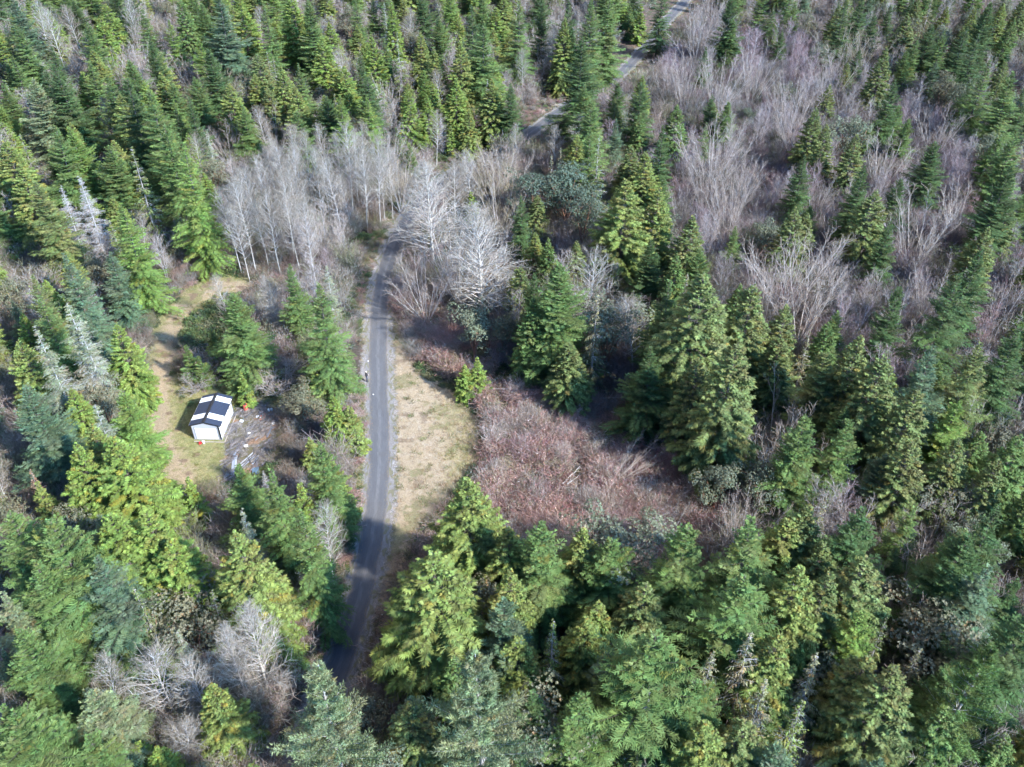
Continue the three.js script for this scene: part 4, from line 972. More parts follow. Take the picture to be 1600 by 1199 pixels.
function scatter(name, label, geo, spots) {
  const m = cast(new THREE.InstancedMesh(geo, underMat, spots.length)), M = new THREE.Matrix4(), Q = new THREE.Quaternion(), E = new THREE.Euler();
  m.name = numbered(name);
  spots.forEach(([x, z, s, sy, c], i) => { E.set((ur() - 0.5) * 0.3, ur() * 6.283, (ur() - 0.5) * 0.3); m.setMatrixAt(i, M.compose(new THREE.Vector3(x, 0, z), Q.setFromEuler(E), new THREE.Vector3(s, sy, s))); m.setColorAt(i, rgb(...jig(c, ur, 0.25, 0.15))); });
  scene.add(m);
  return tag(m, label, null, null, 'stuff');
}
const lists = { salal: [], fern: [], bramble: [], brush: [], tuft: [], thicket: [], shrubs: [] };
const GREENS = [[0.05, 0.085, 0.03], [0.075, 0.115, 0.035], [0.11, 0.14, 0.04], [0.05, 0.075, 0.045], [0.13, 0.125, 0.06]], BROWNS = [[0.2, 0.16, 0.125], [0.27, 0.23, 0.185], [0.22, 0.2, 0.175], [0.25, 0.165, 0.13], [0.16, 0.155, 0.08]], REDS = [[0.34, 0.2, 0.168], [0.41, 0.285, 0.235], [0.27, 0.14, 0.125], [0.40, 0.335, 0.275], [0.22, 0.19, 0.115], [0.36, 0.24, 0.2]];
const any = (a) => a[Math.floor(ur() * a.length)];
for (let k = 0; k < 60000; k++) {
  const z = -32 - 245 * ur() ** 1.3, x = (ur() * 2 - 1) * ((-z * CP + CAM_H * SP) * PW / 2 / FPX * 1.03 + 3), gap = roadGap(x, z);
  if (gap < (z < -165 ? 7 : 3.6)) continue;
  const wob = (fbm(x * 0.7, z * 0.7, 2) - 0.5) * 2, clear = inside(LAWN, x, z) ? edgeDistance(LAWN, x, z) + wob : -1, mead = inside(VERGE, x, z) ? edgeDistance(VERGE, x, z) + wob : -1;
  if (clear > 0.5 || mead > 0.4 || inside(LEFT, x, z) || inside(UPPER, x, z) || inside(DEBRIS, x, z)) continue;
  if (inside(LAWN, x, z) && ur() < 0.6) continue;
  const red = inside(BRAMBLE1, x, z) || inside(BRAMBLE2, x, z), n = fbm(x * 0.16 + 9, z * 0.16, 3) + (ur() - 0.5) * 0.16, [gx, gy] = toPhoto(x, 3, z);
  if (red) continue;
  if (inside(HILL_PX, gx, gy)) { if (ur() < 0.34) lists.thicket.push([x, z, 1.2 + 1.2 * ur(), 1.5 + 1.6 * ur(), any([[0.25, 0.21, 0.21], [0.21, 0.17, 0.175], [0.28, 0.255, 0.24], [0.26, 0.17, 0.17], [0.16, 0.145, 0.12], [0.11, 0.115, 0.06]])]); continue; }
  if (ur() < 0.13 && Math.min(edgeDistance(LAWN, x, z), edgeDistance(VERGE, x, z)) > 7) lists.shrubs.push([x, z, 1.5 + 1.1 * ur(), 1.7 + 1.3 * ur(), any([[0.27, 0.235, 0.2], [0.32, 0.275, 0.235], [0.24, 0.2, 0.17], [0.29, 0.22, 0.2], [0.2, 0.2, 0.11]])]);
  if (n > 0.57) lists.salal.push([x, z, 0.9 + 0.9 * ur(), 0.8 + 0.9 * ur(), any(GREENS)]);
  else if (n > 0.5) lists.fern.push([x, z, 0.9 + 0.6 * ur(), 0.9 + 0.5 * ur(), any(GREENS)]);
  else if (n > 0.40) lists.brush.push([x, z, 0.8 + 0.7 * ur(), 0.7 + 0.8 * ur(), any(BROWNS)]);
  else lists.bramble.push([x, z, 0.8 + 0.7 * ur(), 0.6 + 0.6 * ur(), ur() < 0.2 ? any(REDS) : any(BROWNS)]);
}
function fill(poly, n, f) { const xs = poly.map((p) => p[0]), zs = poly.map((p) => p[1]), x0 = Math.min(...xs), x1 = Math.max(...xs), z0 = Math.min(...zs), z1 = Math.max(...zs); for (let k = 0; k < n;) { const x = lerp(x0, x1, ur()), z = lerp(z0, z1, ur()); k++; if (inside(poly, x, z) && roadGap(x, z) > 1.9) f(x, z, edgeDistance(poly, x, z)); } }
for (const [poly, n] of [[BRAMBLE1, 1500], [BRAMBLE2, 5200]]) fill(poly, n, (x, z) => {
  if (ur() < 0.025) { lists.shrubs.push([x, z, 0.9 + 0.7 * ur(), 1 + 0.9 * ur(), any([[0.36, 0.32, 0.28], [0.3, 0.2, 0.185]])]); return; }
  const v = fbm(x * 0.45 + 5, z * 0.45, 3) + (ur() - 0.5) * 0.3;
  if (v > 0.565) lists.salal.push([x, z, 0.6 + 0.7 * ur(), 0.6 + 0.6 * ur(), any(GREENS)]);
  else if (v < 0.25) lists.brush.push([x, z, 0.7 + 0.7 * ur(), 0.6 + 0.8 * ur(), any([[0.38, 0.32, 0.28], [0.32, 0.26, 0.22]])]);
  else { const up = smooth(fbm(x * 0.55 + 70, z * 0.55, 2), 0.35, 0.7); lists.bramble.push([x, z, 0.6 + 0.6 * ur() + 0.5 * up, 0.35 + 0.5 * ur() + 1.1 * up, any(REDS)]); }
});
fill(LAWN, 900, (x, z) => { const [qx, qy] = toPhoto(x, 0, z); if (qx < 300 && qx > 262 && qy > 575 && qy < 640 && ur() < 0.5) lists.salal.push([x, z, 0.5 + 0.5 * ur(), 0.5 + 0.5 * ur(), any(GREENS)]); });
fill(VERGE, 7500, (x, z, d) => { const g = smooth(roadGap(x, z) + 6 * (fbm(x * 0.4, z * 0.4, 2) - 0.5), 6, 12); if (d < 1.2 && roadGap(x, z) > 5 && ur() < 0.4) lists.salal.push([x, z, 0.5 + 0.7 * ur(), 0.4 + 0.7 * ur(), any(GREENS)]); else if (ur() < 0.035) lists.tuft.push([x, z, 1.4 + 1.1 * ur(), 1 + 0.9 * ur(), any([[0.16, 0.17, 0.06], [0.3, 0.22, 0.13], [0.12, 0.14, 0.05]])]); else if (ur() < 0.35 + 0.6 * g) lists.tuft.push([x, z, 0.7 + 0.8 * ur(), 0.35 + 0.75 * ur() * (0.4 + g), g > 0.5 ? any([[0.36, 0.31, 0.15], [0.30, 0.28, 0.11], [0.42, 0.34, 0.21], [0.4, 0.32, 0.19]]) : any([[0.40, 0.32, 0.21], [0.34, 0.27, 0.17]])]); });
fill(LAWN, 7000, (x, z, d) => { const n = fbm(x * 0.3, z * 0.3, 3), tr = edgeDistance(TRACK, x, z, false); if (d < 0.9 && ur() < 0.35) lists.salal.push([x, z, 0.3 + 0.35 * ur(), 0.3 + 0.35 * ur(), any(GREENS)]); else if (!inside(DEBRIS, x, z) && ur() < 0.2 + 0.5 * smooth(tr, 0.8, 2.4)) lists.tuft.push([x, z, 0.6 + 0.8 * ur(), 0.25 + 0.5 * ur(), n > 0.56 ? [0.2, 0.21, 0.06] : any([[0.27, 0.26, 0.1], [0.32, 0.28, 0.125], [0.22, 0.225, 0.08]])]); });
fill(LEFT, 4200, (x, z) => { const v = ur(); if (v < 0.12) lists.salal.push([x, z, 0.3 + 0.5 * ur(), 0.3 + 0.4 * ur(), any(GREENS)]); else if (v < 0.18) lists.bramble.push([x, z, 0.5 + 0.4 * ur(), 0.3 + 0.3 * ur(), any(REDS)]); else lists.tuft.push([x, z, 0.8 + 0.9 * ur(), 0.5 + 0.8 * ur(), any([[0.17, 0.2, 0.05], [0.25, 0.24, 0.08], [0.33, 0.27, 0.15], [0.11, 0.15, 0.04]])]); });
fill(UPPER, 5200, (x, z) => { const v = ur(); if (v < 0.16) lists.brush.push([x, z, 0.5 + 0.4 * ur(), 0.4 + 0.5 * ur(), any(BROWNS)]); else if (v < 0.3) lists.salal.push([x, z, 0.4 + 0.5 * ur(), 0.3 + 0.5 * ur(), any(GREENS)]); else if (v < 0.4) lists.bramble.push([x, z, 0.5 + 0.5 * ur(), 0.4 + 0.4 * ur(), any(REDS)]); else lists.tuft.push([x, z, 0.8 + 0.9 * ur(), 0.5 + 0.8 * ur(), any([[0.12, 0.15, 0.045], [0.2, 0.19, 0.075], [0.26, 0.2, 0.12]])]); });
for (let k = 0; k < 5200; k++) { const p = roadPts[Math.floor(ur() * roadPts.length)], a = ur() * 6.283, x = p.x + Math.cos(a) * 2.4, z = p.z + Math.sin(a) * 2.4, d = roadGap(x, z); if (d > 1.38 && d < 2.4 && fbm(x * 0.5, z * 0.5, 2) > 0.44 && ur() < smooth(d, 1.2, 2.3)) lists.tuft.push([x, z, 0.6 + 0.6 * ur(), 0.3 + 0.5 * ur(), any([[0.16, 0.17, 0.055], [0.27, 0.24, 0.11], [0.36, 0.29, 0.17]])]); }
scatter('salal_undergrowth', 'dark leafy undergrowth under the trees', CLUMPS.salal, lists.salal);
scatter('fern_undergrowth', 'arching ferns on the forest floor', CLUMPS.fern, lists.fern);
scatter('bramble_undergrowth', 'red brown brambles of the open patch and wood edges', CLUMPS.bramble, lists.bramble);
scatter('brush_undergrowth', 'leafless grey brown brush between the trees', CLUMPS.brush, lists.brush);
scatter('hillside_undergrowth', 'mauve leafless thicket covering the hillside', CLUMPS.brush, lists.thicket);
scatter('shrub_undergrowth', 'grey brown leafless shrubs crowding the gaps between the trees', CLUMPS.brush, lists.shrubs);
scatter('grass', 'tufts of straw and green grass along road and clearing', CLUMPS.tuft, lists.tuft);

// ---------------------------------------------------------------- the shed
const paintWhite = std({ color: rgb(0.78, 0.78, 0.76), roughness: 0.5 }), sidingGrey = std({ color: rgb(0.40, 0.41, 0.44), roughness: 0.6 }), roofDark = std({ color: rgb(0.030, 0.042, 0.070), roughness: 0.5, bumpMap: grain(4), bumpScale: 0.002 }), trimBlack = std({ color: rgb(0.018, 0.019, 0.022), roughness: 0.5 }), trimGrey = std({ color: rgb(0.33, 0.34, 0.36), roughness: 0.6 }), doorGrey = std({ color: rgb(0.58, 0.59, 0.60), roughness: 0.5 }), concrete = std({ color: rgb(0.30, 0.285, 0.26), roughness: 0.95, bumpMap: grain(6), bumpScale: 0.004 }), weathered = std({ color: rgb(0.36, 0.31, 0.25), roughness: 0.95, bumpMap: grain(8), bumpScale: 0.004 });
const box = (w, h, d, x, y, z) => { const g = new THREE.BoxGeometry(w, h, d); g.translate(x, y, z); return g; };
{
  const A = at(305, 686.5), B = at(346.5, 687.5), W = A.distanceTo(B), D = 5.3, E = 2.4, RISE = 0.5, ux = (B.x - A.x) / W, uz = (B.y - A.y) / W;
  const turn = Math.atan2(-uz, ux), mx = (A.x + B.x) / 2 + uz * D / 2, mz = (A.y + B.y) / 2 - ux * D / 2, f = D / 2, w = W / 2;
  const shed = thing('shed', 'small shed with black and white striped gable roof and white roller door', 'shed', [mx, 0, mz], turn);
  mesh('floor_slab', box(W + 0.16, 0.1, D + 0.16, 0, 0.06, 0), concrete, shed);
  for (const [x, name] of [[-w, 0], [w, 1]]) {                                     // side walls of upright metal sheets
    const n = 6, pw = D / n;
    for (let k = 0; k < n; k++) {
      const z = -f + (k + 0.5) * pw, parts = [box(0.05, E - 0.11, pw - 0.012, x - Math.sign(x) * 0.025, 0.11 + (E - 0.11) / 2, z)];
      for (let q = 0; q < 3; q++) parts.push(box(0.022, E - 0.13, 0.03, x + Math.sign(x) * 0.01, 0.12 + (E - 0.12) / 2, z + (q - 1) * pw / 3));
      mesh('panel', mergeGeometries(parts), paintWhite, shed);
    }
  }
  const door = mesh('side_door', box(0.05, 1.72, 0.86, w + 0.03, 0.12 + 0.86, -f + 0.72), doorGrey, shed);
  mesh('door_frame', mergeGeometries([box(0.045, 1.8, 0.06, w + 0.026, 1.02, -f + 0.25), box(0.045, 1.8, 0.06, w + 0.026, 1.02, -f + 1.19), box(0.045, 0.06, 0.88, w + 0.026, 1.89, -f + 0.72)]), trimBlack, door);
  mesh('handle', new THREE.SphereGeometry(0.035, 8, 6).translate(w + 0.085, 1.0, -f + 1.04), trimBlack, door);
  // front: roller door, its frame, lap boards in the gable
  const DW = W - 0.62, DH = 1.86;
  const roll = new THREE.Group(); roll.name = 'roller_door'; shed.add(roll);
  for (let k = 0; k < 5; k++) mesh('panel', box(DW, DH / 5 - 0.014, 0.05, 0, 0.11 + DH / 5 * (k + 0.5), f - 0.02), paintWhite, roll);
  mesh('handle', box(0.16, 0.03, 0.04, 0, 0.5, f + 0.03), trimBlack, roll);
  for (const s of [-1, 1]) { mesh('door_frame', box(0.09, DH + 0.02, 0.11, s * (DW / 2 + 0.047), 0.11 + DH / 2, f - 0.02), trimGrey, shed); mesh('front_wall', box(w - DW / 2 - 0.10, DH, 0.06, s * (w + DW / 2 + 0.094) / 2, 0.11 + DH / 2, f - 0.035), sidingGrey, shed); }
  mesh('door_frame', box(DW + 0.19, 0.09, 0.11, 0, 0.11 + DH + 0.055, f - 0.02), trimGrey, shed);
  const y0 = 0.11 + DH + 0.1, ridge = E + RISE, slope = RISE / w;
  for (const [zf, side] of [[f, 1], [-f, -1]]) {
    const from = side > 0 ? y0 : 0.11, rows = side > 0 ? 5 : 18, dh = (ridge - 0.02 - from) / rows;
    for (let k = 0; k < rows; k++) {
      const a = from + k * dh, b = a + dh * 0.985, ha = Math.min(w, Math.max(0.02, (ridge - a) / slope)), hb = Math.min(w, Math.max(0.01, (ridge - b) / slope)), sh = new THREE.Shape([new THREE.Vector2(-ha, 0), new THREE.Vector2(ha, 0), new THREE.Vector2(hb, b - a), new THREE.Vector2(-hb, b - a)]);
      const g = new THREE.ExtrudeGeometry(sh, { depth: 0.035, bevelEnabled: false });
      g.rotateX(-side * 0.10); g.translate(0, a, zf - (side > 0 ? 0.03 : 0.005));
      mesh('siding_board', g, sidingGrey, shed);
    }
  }
  mesh('corner_trim', box(0.13, E - 0.1, 0.13, w - 0.02, 0.1 + E / 2 - 0.05, f + 0.01), trimBlack, shed);
  mesh('corner_trim', box(0.11, E - 0.1, 0.11, -w + 0.02, 0.1 + E / 2 - 0.05, f + 0.005), trimGrey, shed);
  for (const s of [-1, 1]) mesh('corner_trim', box(0.1, E - 0.1, 0.1, s * (w - 0.01), 0.1 + E / 2 - 0.05, -f - 0.005), trimBlack, shed);
  // roof: strips of ribbed sheet, dark and white by turns, either side of the ridge
  const over = 0.27, half = w + over, len = Math.hypot(half, half * slope), ang = Math.atan(slope), z1 = f + 0.07, strips = [[0.92, 0], [0.95, 1], [2.4, 0], [0.92, 1], [0.5, 0]];
  for (const s of [-1, 1]) {
    let z = z1;
    for (const [L, white] of strips) {
      const parts = [box(len, 0.035, L - 0.006, len / 2, 0, z - L / 2)];
      const n = Math.max(2, Math.round(L / 0.23));
      for (let k = 0; k < n; k++) parts.push(box(len - 0.02, 0.026, 0.035, len / 2, 0.0285, z - (k + 0.5) * L / n));
      const g = mergeGeometries(parts);
      g.rotateZ(-ang); if (s < 0) g.rotateY(Math.PI).translate(0, 0, 2 * (z - L / 2));
      g.translate(0, ridge + 0.03, 0);
      mesh('roof_panel', g, white ? paintWhite : roofDark, shed);
      z -= L;
    }
    const tr = box(len, 0.13, 0.045, len / 2, -0.055, 0); tr.rotateZ(-ang); if (s < 0) tr.rotateY(Math.PI);
    mesh('rake_trim', tr.clone().translate(0, ridge + 0.02, z1 + 0.025), trimBlack, shed);
    mesh('rake_trim', tr.translate(0, ridge + 0.02, z - 0.025), trimBlack, shed);
    mesh('eave_trim', box(0.05, 0.1, z1 - z, s * (half + 0.012), ridge - half * slope - 0.02, (z1 + z) / 2), s < 0 ? doorGrey : trimBlack, shed);
    const cap = box(0.17, 0.03, z1 - z + 0.04, 0.08, 0.075, (z1 + z) / 2); cap.rotateZ(-ang); if (s < 0) cap.scale(-1, 1, 1), cap.index.array.reverse();
    mesh('ridge_cap', cap.translate(0, ridge + 0.03, 0), trimBlack, shed);
  }
  const rim = thing('ground_timber', 'weathered timber edging laid along the right side of the shed', 'timber', [mx, 0, mz], turn);
  mesh('timber_board', box(0.09, 0.1, D + 0.6, w + 0.5, 0.06, 0.2), weathered, rim);
  const rim2 = thing('ground_timber', 'weathered timber edging laid across the front of the shed', 'timber', [mx, 0, mz], turn);
  mesh('timber_board', box(W + 0.4, 0.1, 0.1, 0.22, 0.06, f + 0.5), weathered, rim2);
}

// ---------------------------------------------------------------- the person with the controller
function field(caps, min, cell, n, k = 0.03) {
  const mc = new MarchingCubes(n, barkMat, false, false, 60000);
  for (let z = 0; z < n; z++) for (let y = 0; y < n; y++) for (let x = 0; x < n; x++) {
    const P = [min[0] + x * cell, min[1] + y * cell, min[2] + z * cell];
    let d = 1;
    for (const [a, b, ra, rb] of caps) {
      const ab = [b[0] - a[0], b[1] - a[1], b[2] - a[2]], ap = [P[0] - a[0], P[1] - a[1], P[2] - a[2]], t = clamp((ap[0] * ab[0] + ap[1] * ab[1] + ap[2] * ab[2]) / (ab[0] ** 2 + ab[1] ** 2 + ab[2] ** 2 + 1e-9), 0, 1);
      const e = Math.hypot(ap[0] - ab[0] * t, ap[1] - ab[1] * t, ap[2] - ab[2] * t) - lerp(ra, rb, t), h = Math.max(k - Math.abs(d - e), 0) / k;
      d = Math.min(d, e) - h * h * k * 0.25;
    }
    mc.field[x + y * n + z * n * n] = -d;
  }
  mc.isolation = 0; mc.update();
  const c = mc.count, g = new THREE.BufferGeometry(), half = n / 2, p = new Float32Array(c * 3);
  for (let i = 0; i < c * 3; i++) p[i] = min[i % 3] + (mc.positionArray[i] * half + half) * cell;
  g.setAttribute('position', new THREE.BufferAttribute(p, 3));
  g.setAttribute('normal', new THREE.BufferAttribute(mc.normalArray.slice(0, c * 3), 3));
  return g;
}
{
  const F = at(573.5, 596.5), who = thing('person', 'person in dark jacket, jeans and white cap holding a controller beside the road', 'person', [F.x, 0.014, F.y], 0.25);
  const skin = std({ color: rgb(0.42, 0.27, 0.2), roughness: 0.6 }), jacket = std({ color: rgb(0.016, 0.017, 0.02), roughness: 0.85 }), jeans = std({ color: rgb(0.03, 0.042, 0.075), roughness: 0.9 }), shoe = std({ color: rgb(0.025, 0.024, 0.024), roughness: 0.7 }), capWhite = std({ color: rgb(0.75, 0.74, 0.72), roughness: 0.8 });
  const legs = [], feet = [], arms = [], hands = [];
  for (const s of [-1, 1]) {
    const hip = [0, 0.9, s * 0.09], knee = [0.03, 0.5, s * 0.105], ankle = [-0.02, 0.09, s * 0.115], toe = [0.15, 0.035, s * 0.14], sh = [-0.01, 1.42, s * 0.18], el = [-0.02, 1.13, s * 0.25], wr = [0.2, 1.1, s * 0.14], pm = [0.28, 1.115, s * 0.105];
    legs.push([hip, knee, 0.092, 0.062], [knee, ankle, 0.058, 0.04]);
    feet.push([[-0.05, 0.045, s * 0.115], toe, 0.042, 0.036]);
    arms.push([sh, el, 0.058, 0.044], [el, wr, 0.042, 0.03]);
    hands.push([wr, pm, 0.028, 0.036]);
    [[0.095, 0.0], [0.105, 0.022], [0.1, 0.044], [0.08, 0.064]].forEach(([l, dy], q) => { const b = [0.29 + 0.004 * q, 1.135 - dy, s * 0.105], m = [b[0] + l * 0.42, b[1] - 0.004, s * 0.1], t = [b[0] + l * 0.52, b[1] - 0.01, s * (0.1 - l * 0.42)]; hands.push([b, m, 0.0095, 0.0085], [m, t, 0.0085, 0.007]); });
    hands.push([[0.25, 1.14, s * 0.095], [0.275, 1.165, s * 0.07], 0.012, 0.01], [[0.275, 1.165, s * 0.07], [0.3, 1.16, s * 0.05], 0.01, 0.008]);
  }
  const torso = [[[0, 0.94, -0.05], [0, 0.94, 0.05], 0.105, 0.105], [[0, 0.98, 0], [0, 1.3, 0], 0.115, 0.13], [[-0.01, 1.36, -0.1], [-0.01, 1.36, 0.1], 0.1, 0.1], [[-0.01, 1.4, 0], [0.015, 1.52, 0], 0.07, 0.052]];
  const head = [[[0.02, 1.655, 0], [0.02, 1.64, 0], 0.088, 0.088], [[0.045, 1.62, 0], [0.07, 1.565, 0], 0.062, 0.038], [[0.11, 1.615, 0], [0.128, 1.597, 0], 0.011, 0.013], [[0.02, 1.62, -0.088], [0.01, 1.595, -0.086], 0.016, 0.01], [[0.02, 1.62, 0.088], [0.01, 1.595, 0.086], 0.016, 0.01], [[0.095, 1.572, -0.018], [0.095, 1.572, 0.018], 0.008, 0.008]];
  const grow = (caps, d) => caps.map(([a, b, ra, rb]) => [a, b, ra + d, rb + d]);
  const bodyG = mergeGeometries([field([...torso, ...legs, ...feet, ...arms], [-0.5, -0.05, -0.95], 0.016, 118), field([...head, torso[3]], [-0.16, 1.44, -0.16], 0.004, 82, 0.012), field(hands, [0.1, 1.0, -0.2], 0.004, 100, 0.006)]);
  mesh('body', bodyG, skin, who);
  mesh('jacket', field(grow([...torso.slice(0, 3), [[-0.01, 1.4, 0], [-0.005, 1.47, 0], 0.075, 0.06], ...arms], 0.016), [-0.5, 0.6, -0.5], 0.012, 84), jacket, who);
  mesh('trousers', field(grow([...legs, [[0, 0.92, -0.05], [0, 0.92, 0.05], 0.1, 0.1]], 0.013), [-0.35, -0.02, -0.55], 0.012, 92), jeans, who);
  for (const f of feet) mesh('shoe', field([[f[0], f[1], f[2] + 0.012, f[3] + 0.012]], [-0.15, -0.06, f[0][2] - 0.15], 0.01, 40), shoe, who);
  const crown = new THREE.SphereGeometry(0.104, 20, 10, 0, 6.2832, 0, 1.5); crown.scale(1.02, 0.9, 0.95); crown.translate(0.018, 1.672, 0);
  const brim = new THREE.CylinderGeometry(0.082, 0.086, 0.008, 20, 1, false, 0, Math.PI); brim.scale(1, 1, 0.95); brim.translate(0, 0, 0); brim.translate(0.075, 1.676, 0);
  mesh('cap', mergeGeometries([crown, brim]), capWhite, who);
  for (const s of [-1, 1]) mesh('eye', new THREE.SphereGeometry(0.011, 8, 6).translate(0.096, 1.632, s * 0.032), std({ color: rgb(0.05, 0.04, 0.035), roughness: 0.3 }), who);
  const remote = thing('remote_controller', 'small pale remote controller held in the hands of the person', 'controller', [F.x, 0.014, F.y], 0.25);
  mesh('body', box(0.1, 0.035, 0.17, 0.315, 1.118, 0), std({ color: rgb(0.55, 0.55, 0.55), roughness: 0.5 }), remote);
  for (const s of [-1, 1]) mesh('control_stick', new THREE.CylinderGeometry(0.006, 0.009, 0.03, 8).translate(0.3, 1.15, s * 0.045), trimBlack, remote);
  mesh('screen', box(0.012, 0.09, 0.14, 0.365, 1.17, 0), std({ color: rgb(0.02, 0.02, 0.025), roughness: 0.2 }), remote);
}

// ---------------------------------------------------------------- things lying by the shed and the road
const lathe = (pts, n = 20) => new THREE.LatheGeometry(pts.map(([x, y]) => new THREE.Vector2(x, y)), n);
const spot = (x, y) => { const p = at(x, y); return [p.x, 0.01, p.y]; };
{
  const drum = thing('red_drum', 'faded red drum with dark lid behind the right side of the shed', 'drum', spot(384, 640));
  mesh('body', lathe([[0, 0], [0.29, 0], [0.3, 0.03], [0.29, 0.06], [0.29, 0.28], [0.305, 0.3], [0.29, 0.32], [0.29, 0.55], [0.305, 0.57], [0.29, 0.59], [0.29, 0.84], [0.3, 0.86], [0.28, 0.87], [0.27, 0.84], [0, 0.83]]), std({ color: rgb(0.5, 0.11, 0.075), roughness: 0.55 }), drum);
  mesh('lid', lathe([[0, 0.84], [0.16, 0.84], [0.16, 0.93], [0.12, 0.97], [0, 0.98]]), trimBlack, drum);
  const bucket = (name, label, x, y, r, h, m, handle = true) => {
    const b = thing(name, label, 'bucket', spot(x, y));
    mesh('body', lathe([[0, 0], [r * 0.82, 0], [r, h * 0.94], [r * 1.06, h * 0.95], [r * 1.06, h], [r * 0.96, h], [r * 0.78, 0.03], [0, 0.03]], 18), m, b);
    if (handle) mesh('handle', new THREE.TorusGeometry(r, 0.008, 6, 16, Math.PI).rotateX(1.1).translate(0, h * 0.95, 0), trimGrey, b);
    return b;
  };
  bucket('black_bucket', 'black bucket standing left of the red drum', 377, 636, 0.19, 0.42, trimBlack);
  bucket('white_bucket', 'white bucket in front of the roller door beside the red fuel can', 318.3, 693, 0.17, 0.36, paintWhite);
  bucket('white_bucket', 'left one of two white buckets at the far edge of the litter', 420.2, 643, 0.16, 0.34, paintWhite);
  bucket('white_bucket', 'right one of two white buckets at the far edge of the litter', 424.3, 642, 0.15, 0.32, paintWhite);
  const can = thing('fuel_can', 'red fuel can lying by the front of the roller door', 'fuel can', spot(313, 694), 0.5);
  mesh('body', mergeGeometries([box(0.34, 0.26, 0.2, 0, 0.14, 0), box(0.26, 0.06, 0.14, 0, 0.3, 0)]), std({ color: rgb(0.5, 0.03, 0.035), roughness: 0.45 }), can);
  mesh('spout', new THREE.CylinderGeometry(0.018, 0.026, 0.2, 8).rotateZ(-0.7).translate(0.2, 0.36, 0), trimBlack, can);
  mesh('handle', new THREE.TorusGeometry(0.07, 0.018, 6, 12, Math.PI).translate(-0.03, 0.33, 0), std({ color: rgb(0.42, 0.03, 0.03), roughness: 0.5 }), can);
  const pale = std({ color: rgb(0.66, 0.65, 0.61), roughness: 0.8 });
  const crate = (label, x, y, turn, w, h, d) => {
    const c = thing('plastic_tub', label, 'tub', spot(x, y), turn);
    mesh('body', mergeGeometries([box(w, 0.02, d, 0, 0.012, 0), box(0.02, h, d, -w / 2, h / 2, 0), box(0.02, h, d, w / 2, h / 2, 0), box(w - 0.02, h, 0.02, 0, h / 2, -d / 2), box(w - 0.02, h, 0.02, 0, h / 2, d / 2)]), pale, c);
    mesh('rim', mergeGeometries([box(0.05, 0.022, d + 0.07, -w / 2 - 0.012, h + 0.012, 0), box(0.05, 0.022, d + 0.07, w / 2 + 0.012, h + 0.012, 0), box(w - 0.03, 0.022, 0.05, 0, h + 0.012, -d / 2 - 0.012), box(w - 0.03, 0.022, 0.05, 0, h + 0.012, d / 2 + 0.012)]), paintWhite, c);
  };
  crate('white tub lowest in the stick litter, above the plank stacks', 384.4, 698, 0.3, 0.42, 0.16, 0.26);
  crate('pale tub beside the dark stake right of the shed', 377.5, 659, -0.2, 0.36, 0.14, 0.3);
  crate('small pale tub midway in the stick litter', 389.4, 678, 0.8, 0.26, 0.12, 0.2);
  crate('small white tub right of the shed below the buckets', 402, 652, 0.1, 0.24, 0.14, 0.2);
  crate('white tub at the right end of the litter under the madrone', 427, 663, 1.2, 0.28, 0.12, 0.2);
  const stake = thing('wooden_stake', 'dark upright stake right of the shed beside a pale tub', 'stake', spot(381, 658));
  mesh('post', mergeGeometries([box(0.07, 1.35, 0.07, 0, 0.66, 0), new THREE.ConeGeometry(0.05, 0.1, 4).rotateY(0.785).translate(0, 1.385, 0)]), std({ color: rgb(0.11, 0.12, 0.11), roughness: 0.9 }), stake);
  // planks
  const plankMats = [[0.29, 0.315, 0.36], [0.25, 0.27, 0.31], [0.36, 0.37, 0.385], [0.18, 0.185, 0.2]].map((c) => std({ color: rgb(...c), roughness: 0.85, bumpMap: grain(5), bumpScale: 0.004 }));
  const plank = (label, x0, y0, x1, y1, w, m, lift = 0) => {
    const a = at(x0, y0), b = at(x1, y1), L = a.distanceTo(b), p = thing('plank', label, 'plank', [(a.x + b.x) / 2, 0.03 + lift, (a.y + b.y) / 2], Math.atan2(-(b.y - a.y), b.x - a.x), 'planks lying beside the clearing');
    const g = new THREE.BoxGeometry(L, 0.045, w, 8, 1, 1), q = g.attributes.position; for (let i = 0; i < q.count; i++) q.setY(i, q.getY(i) + 0.012 * Math.sin(q.getX(i) * 1.7 + x0));
    g.computeVertexNormals();
    mesh('board', g, plankMats[m], p);
    mesh('end_batten', box(0.06, 0.03, w * 0.96, -L / 2 + 0.25, 0.04, 0), plankMats[3], p);
  };
  plank('left bluish plank of the steep stack beside the clearing', 365.8, 708, 361.5, 742, 0.2, 0);
  plank('middle bluish plank of the steep stack beside the clearing', 368, 707, 364, 742, 0.2, 1, 0.02);
  plank('right bluish plank of the steep stack beside the clearing', 370, 712, 366.4, 738, 0.18, 2);
  plank('topmost pale plank of the slanting stack', 369, 731, 395, 708, 0.15, 2);
  plank('second pale plank of the slanting stack', 371, 733.5, 398, 709.5, 0.15, 2);
  plank('third greyish plank of the slanting stack', 373.5, 735.5, 399, 712, 0.15, 1);
  plank('dark plank lying by the madrone above the ferns', 417, 684, 425, 667, 0.22, 3);
  plank('grey plank half under bushes right of the slanting stack', 394, 726, 404, 712, 0.24, 0);
  const tp = at(399.5, 737), tarpG = new THREE.PlaneGeometry(0.8, 1.3, 14, 20).rotateX(-Math.PI / 2), tq = tarpG.attributes.position;
  for (let i = 0; i < tq.count; i++) tq.setY(i, 0.12 + 0.3 * fbm(tq.getX(i) * 1.7 + 3, tq.getZ(i) * 1.7, 3) - 0.1);
  tarpG.computeVertexNormals();
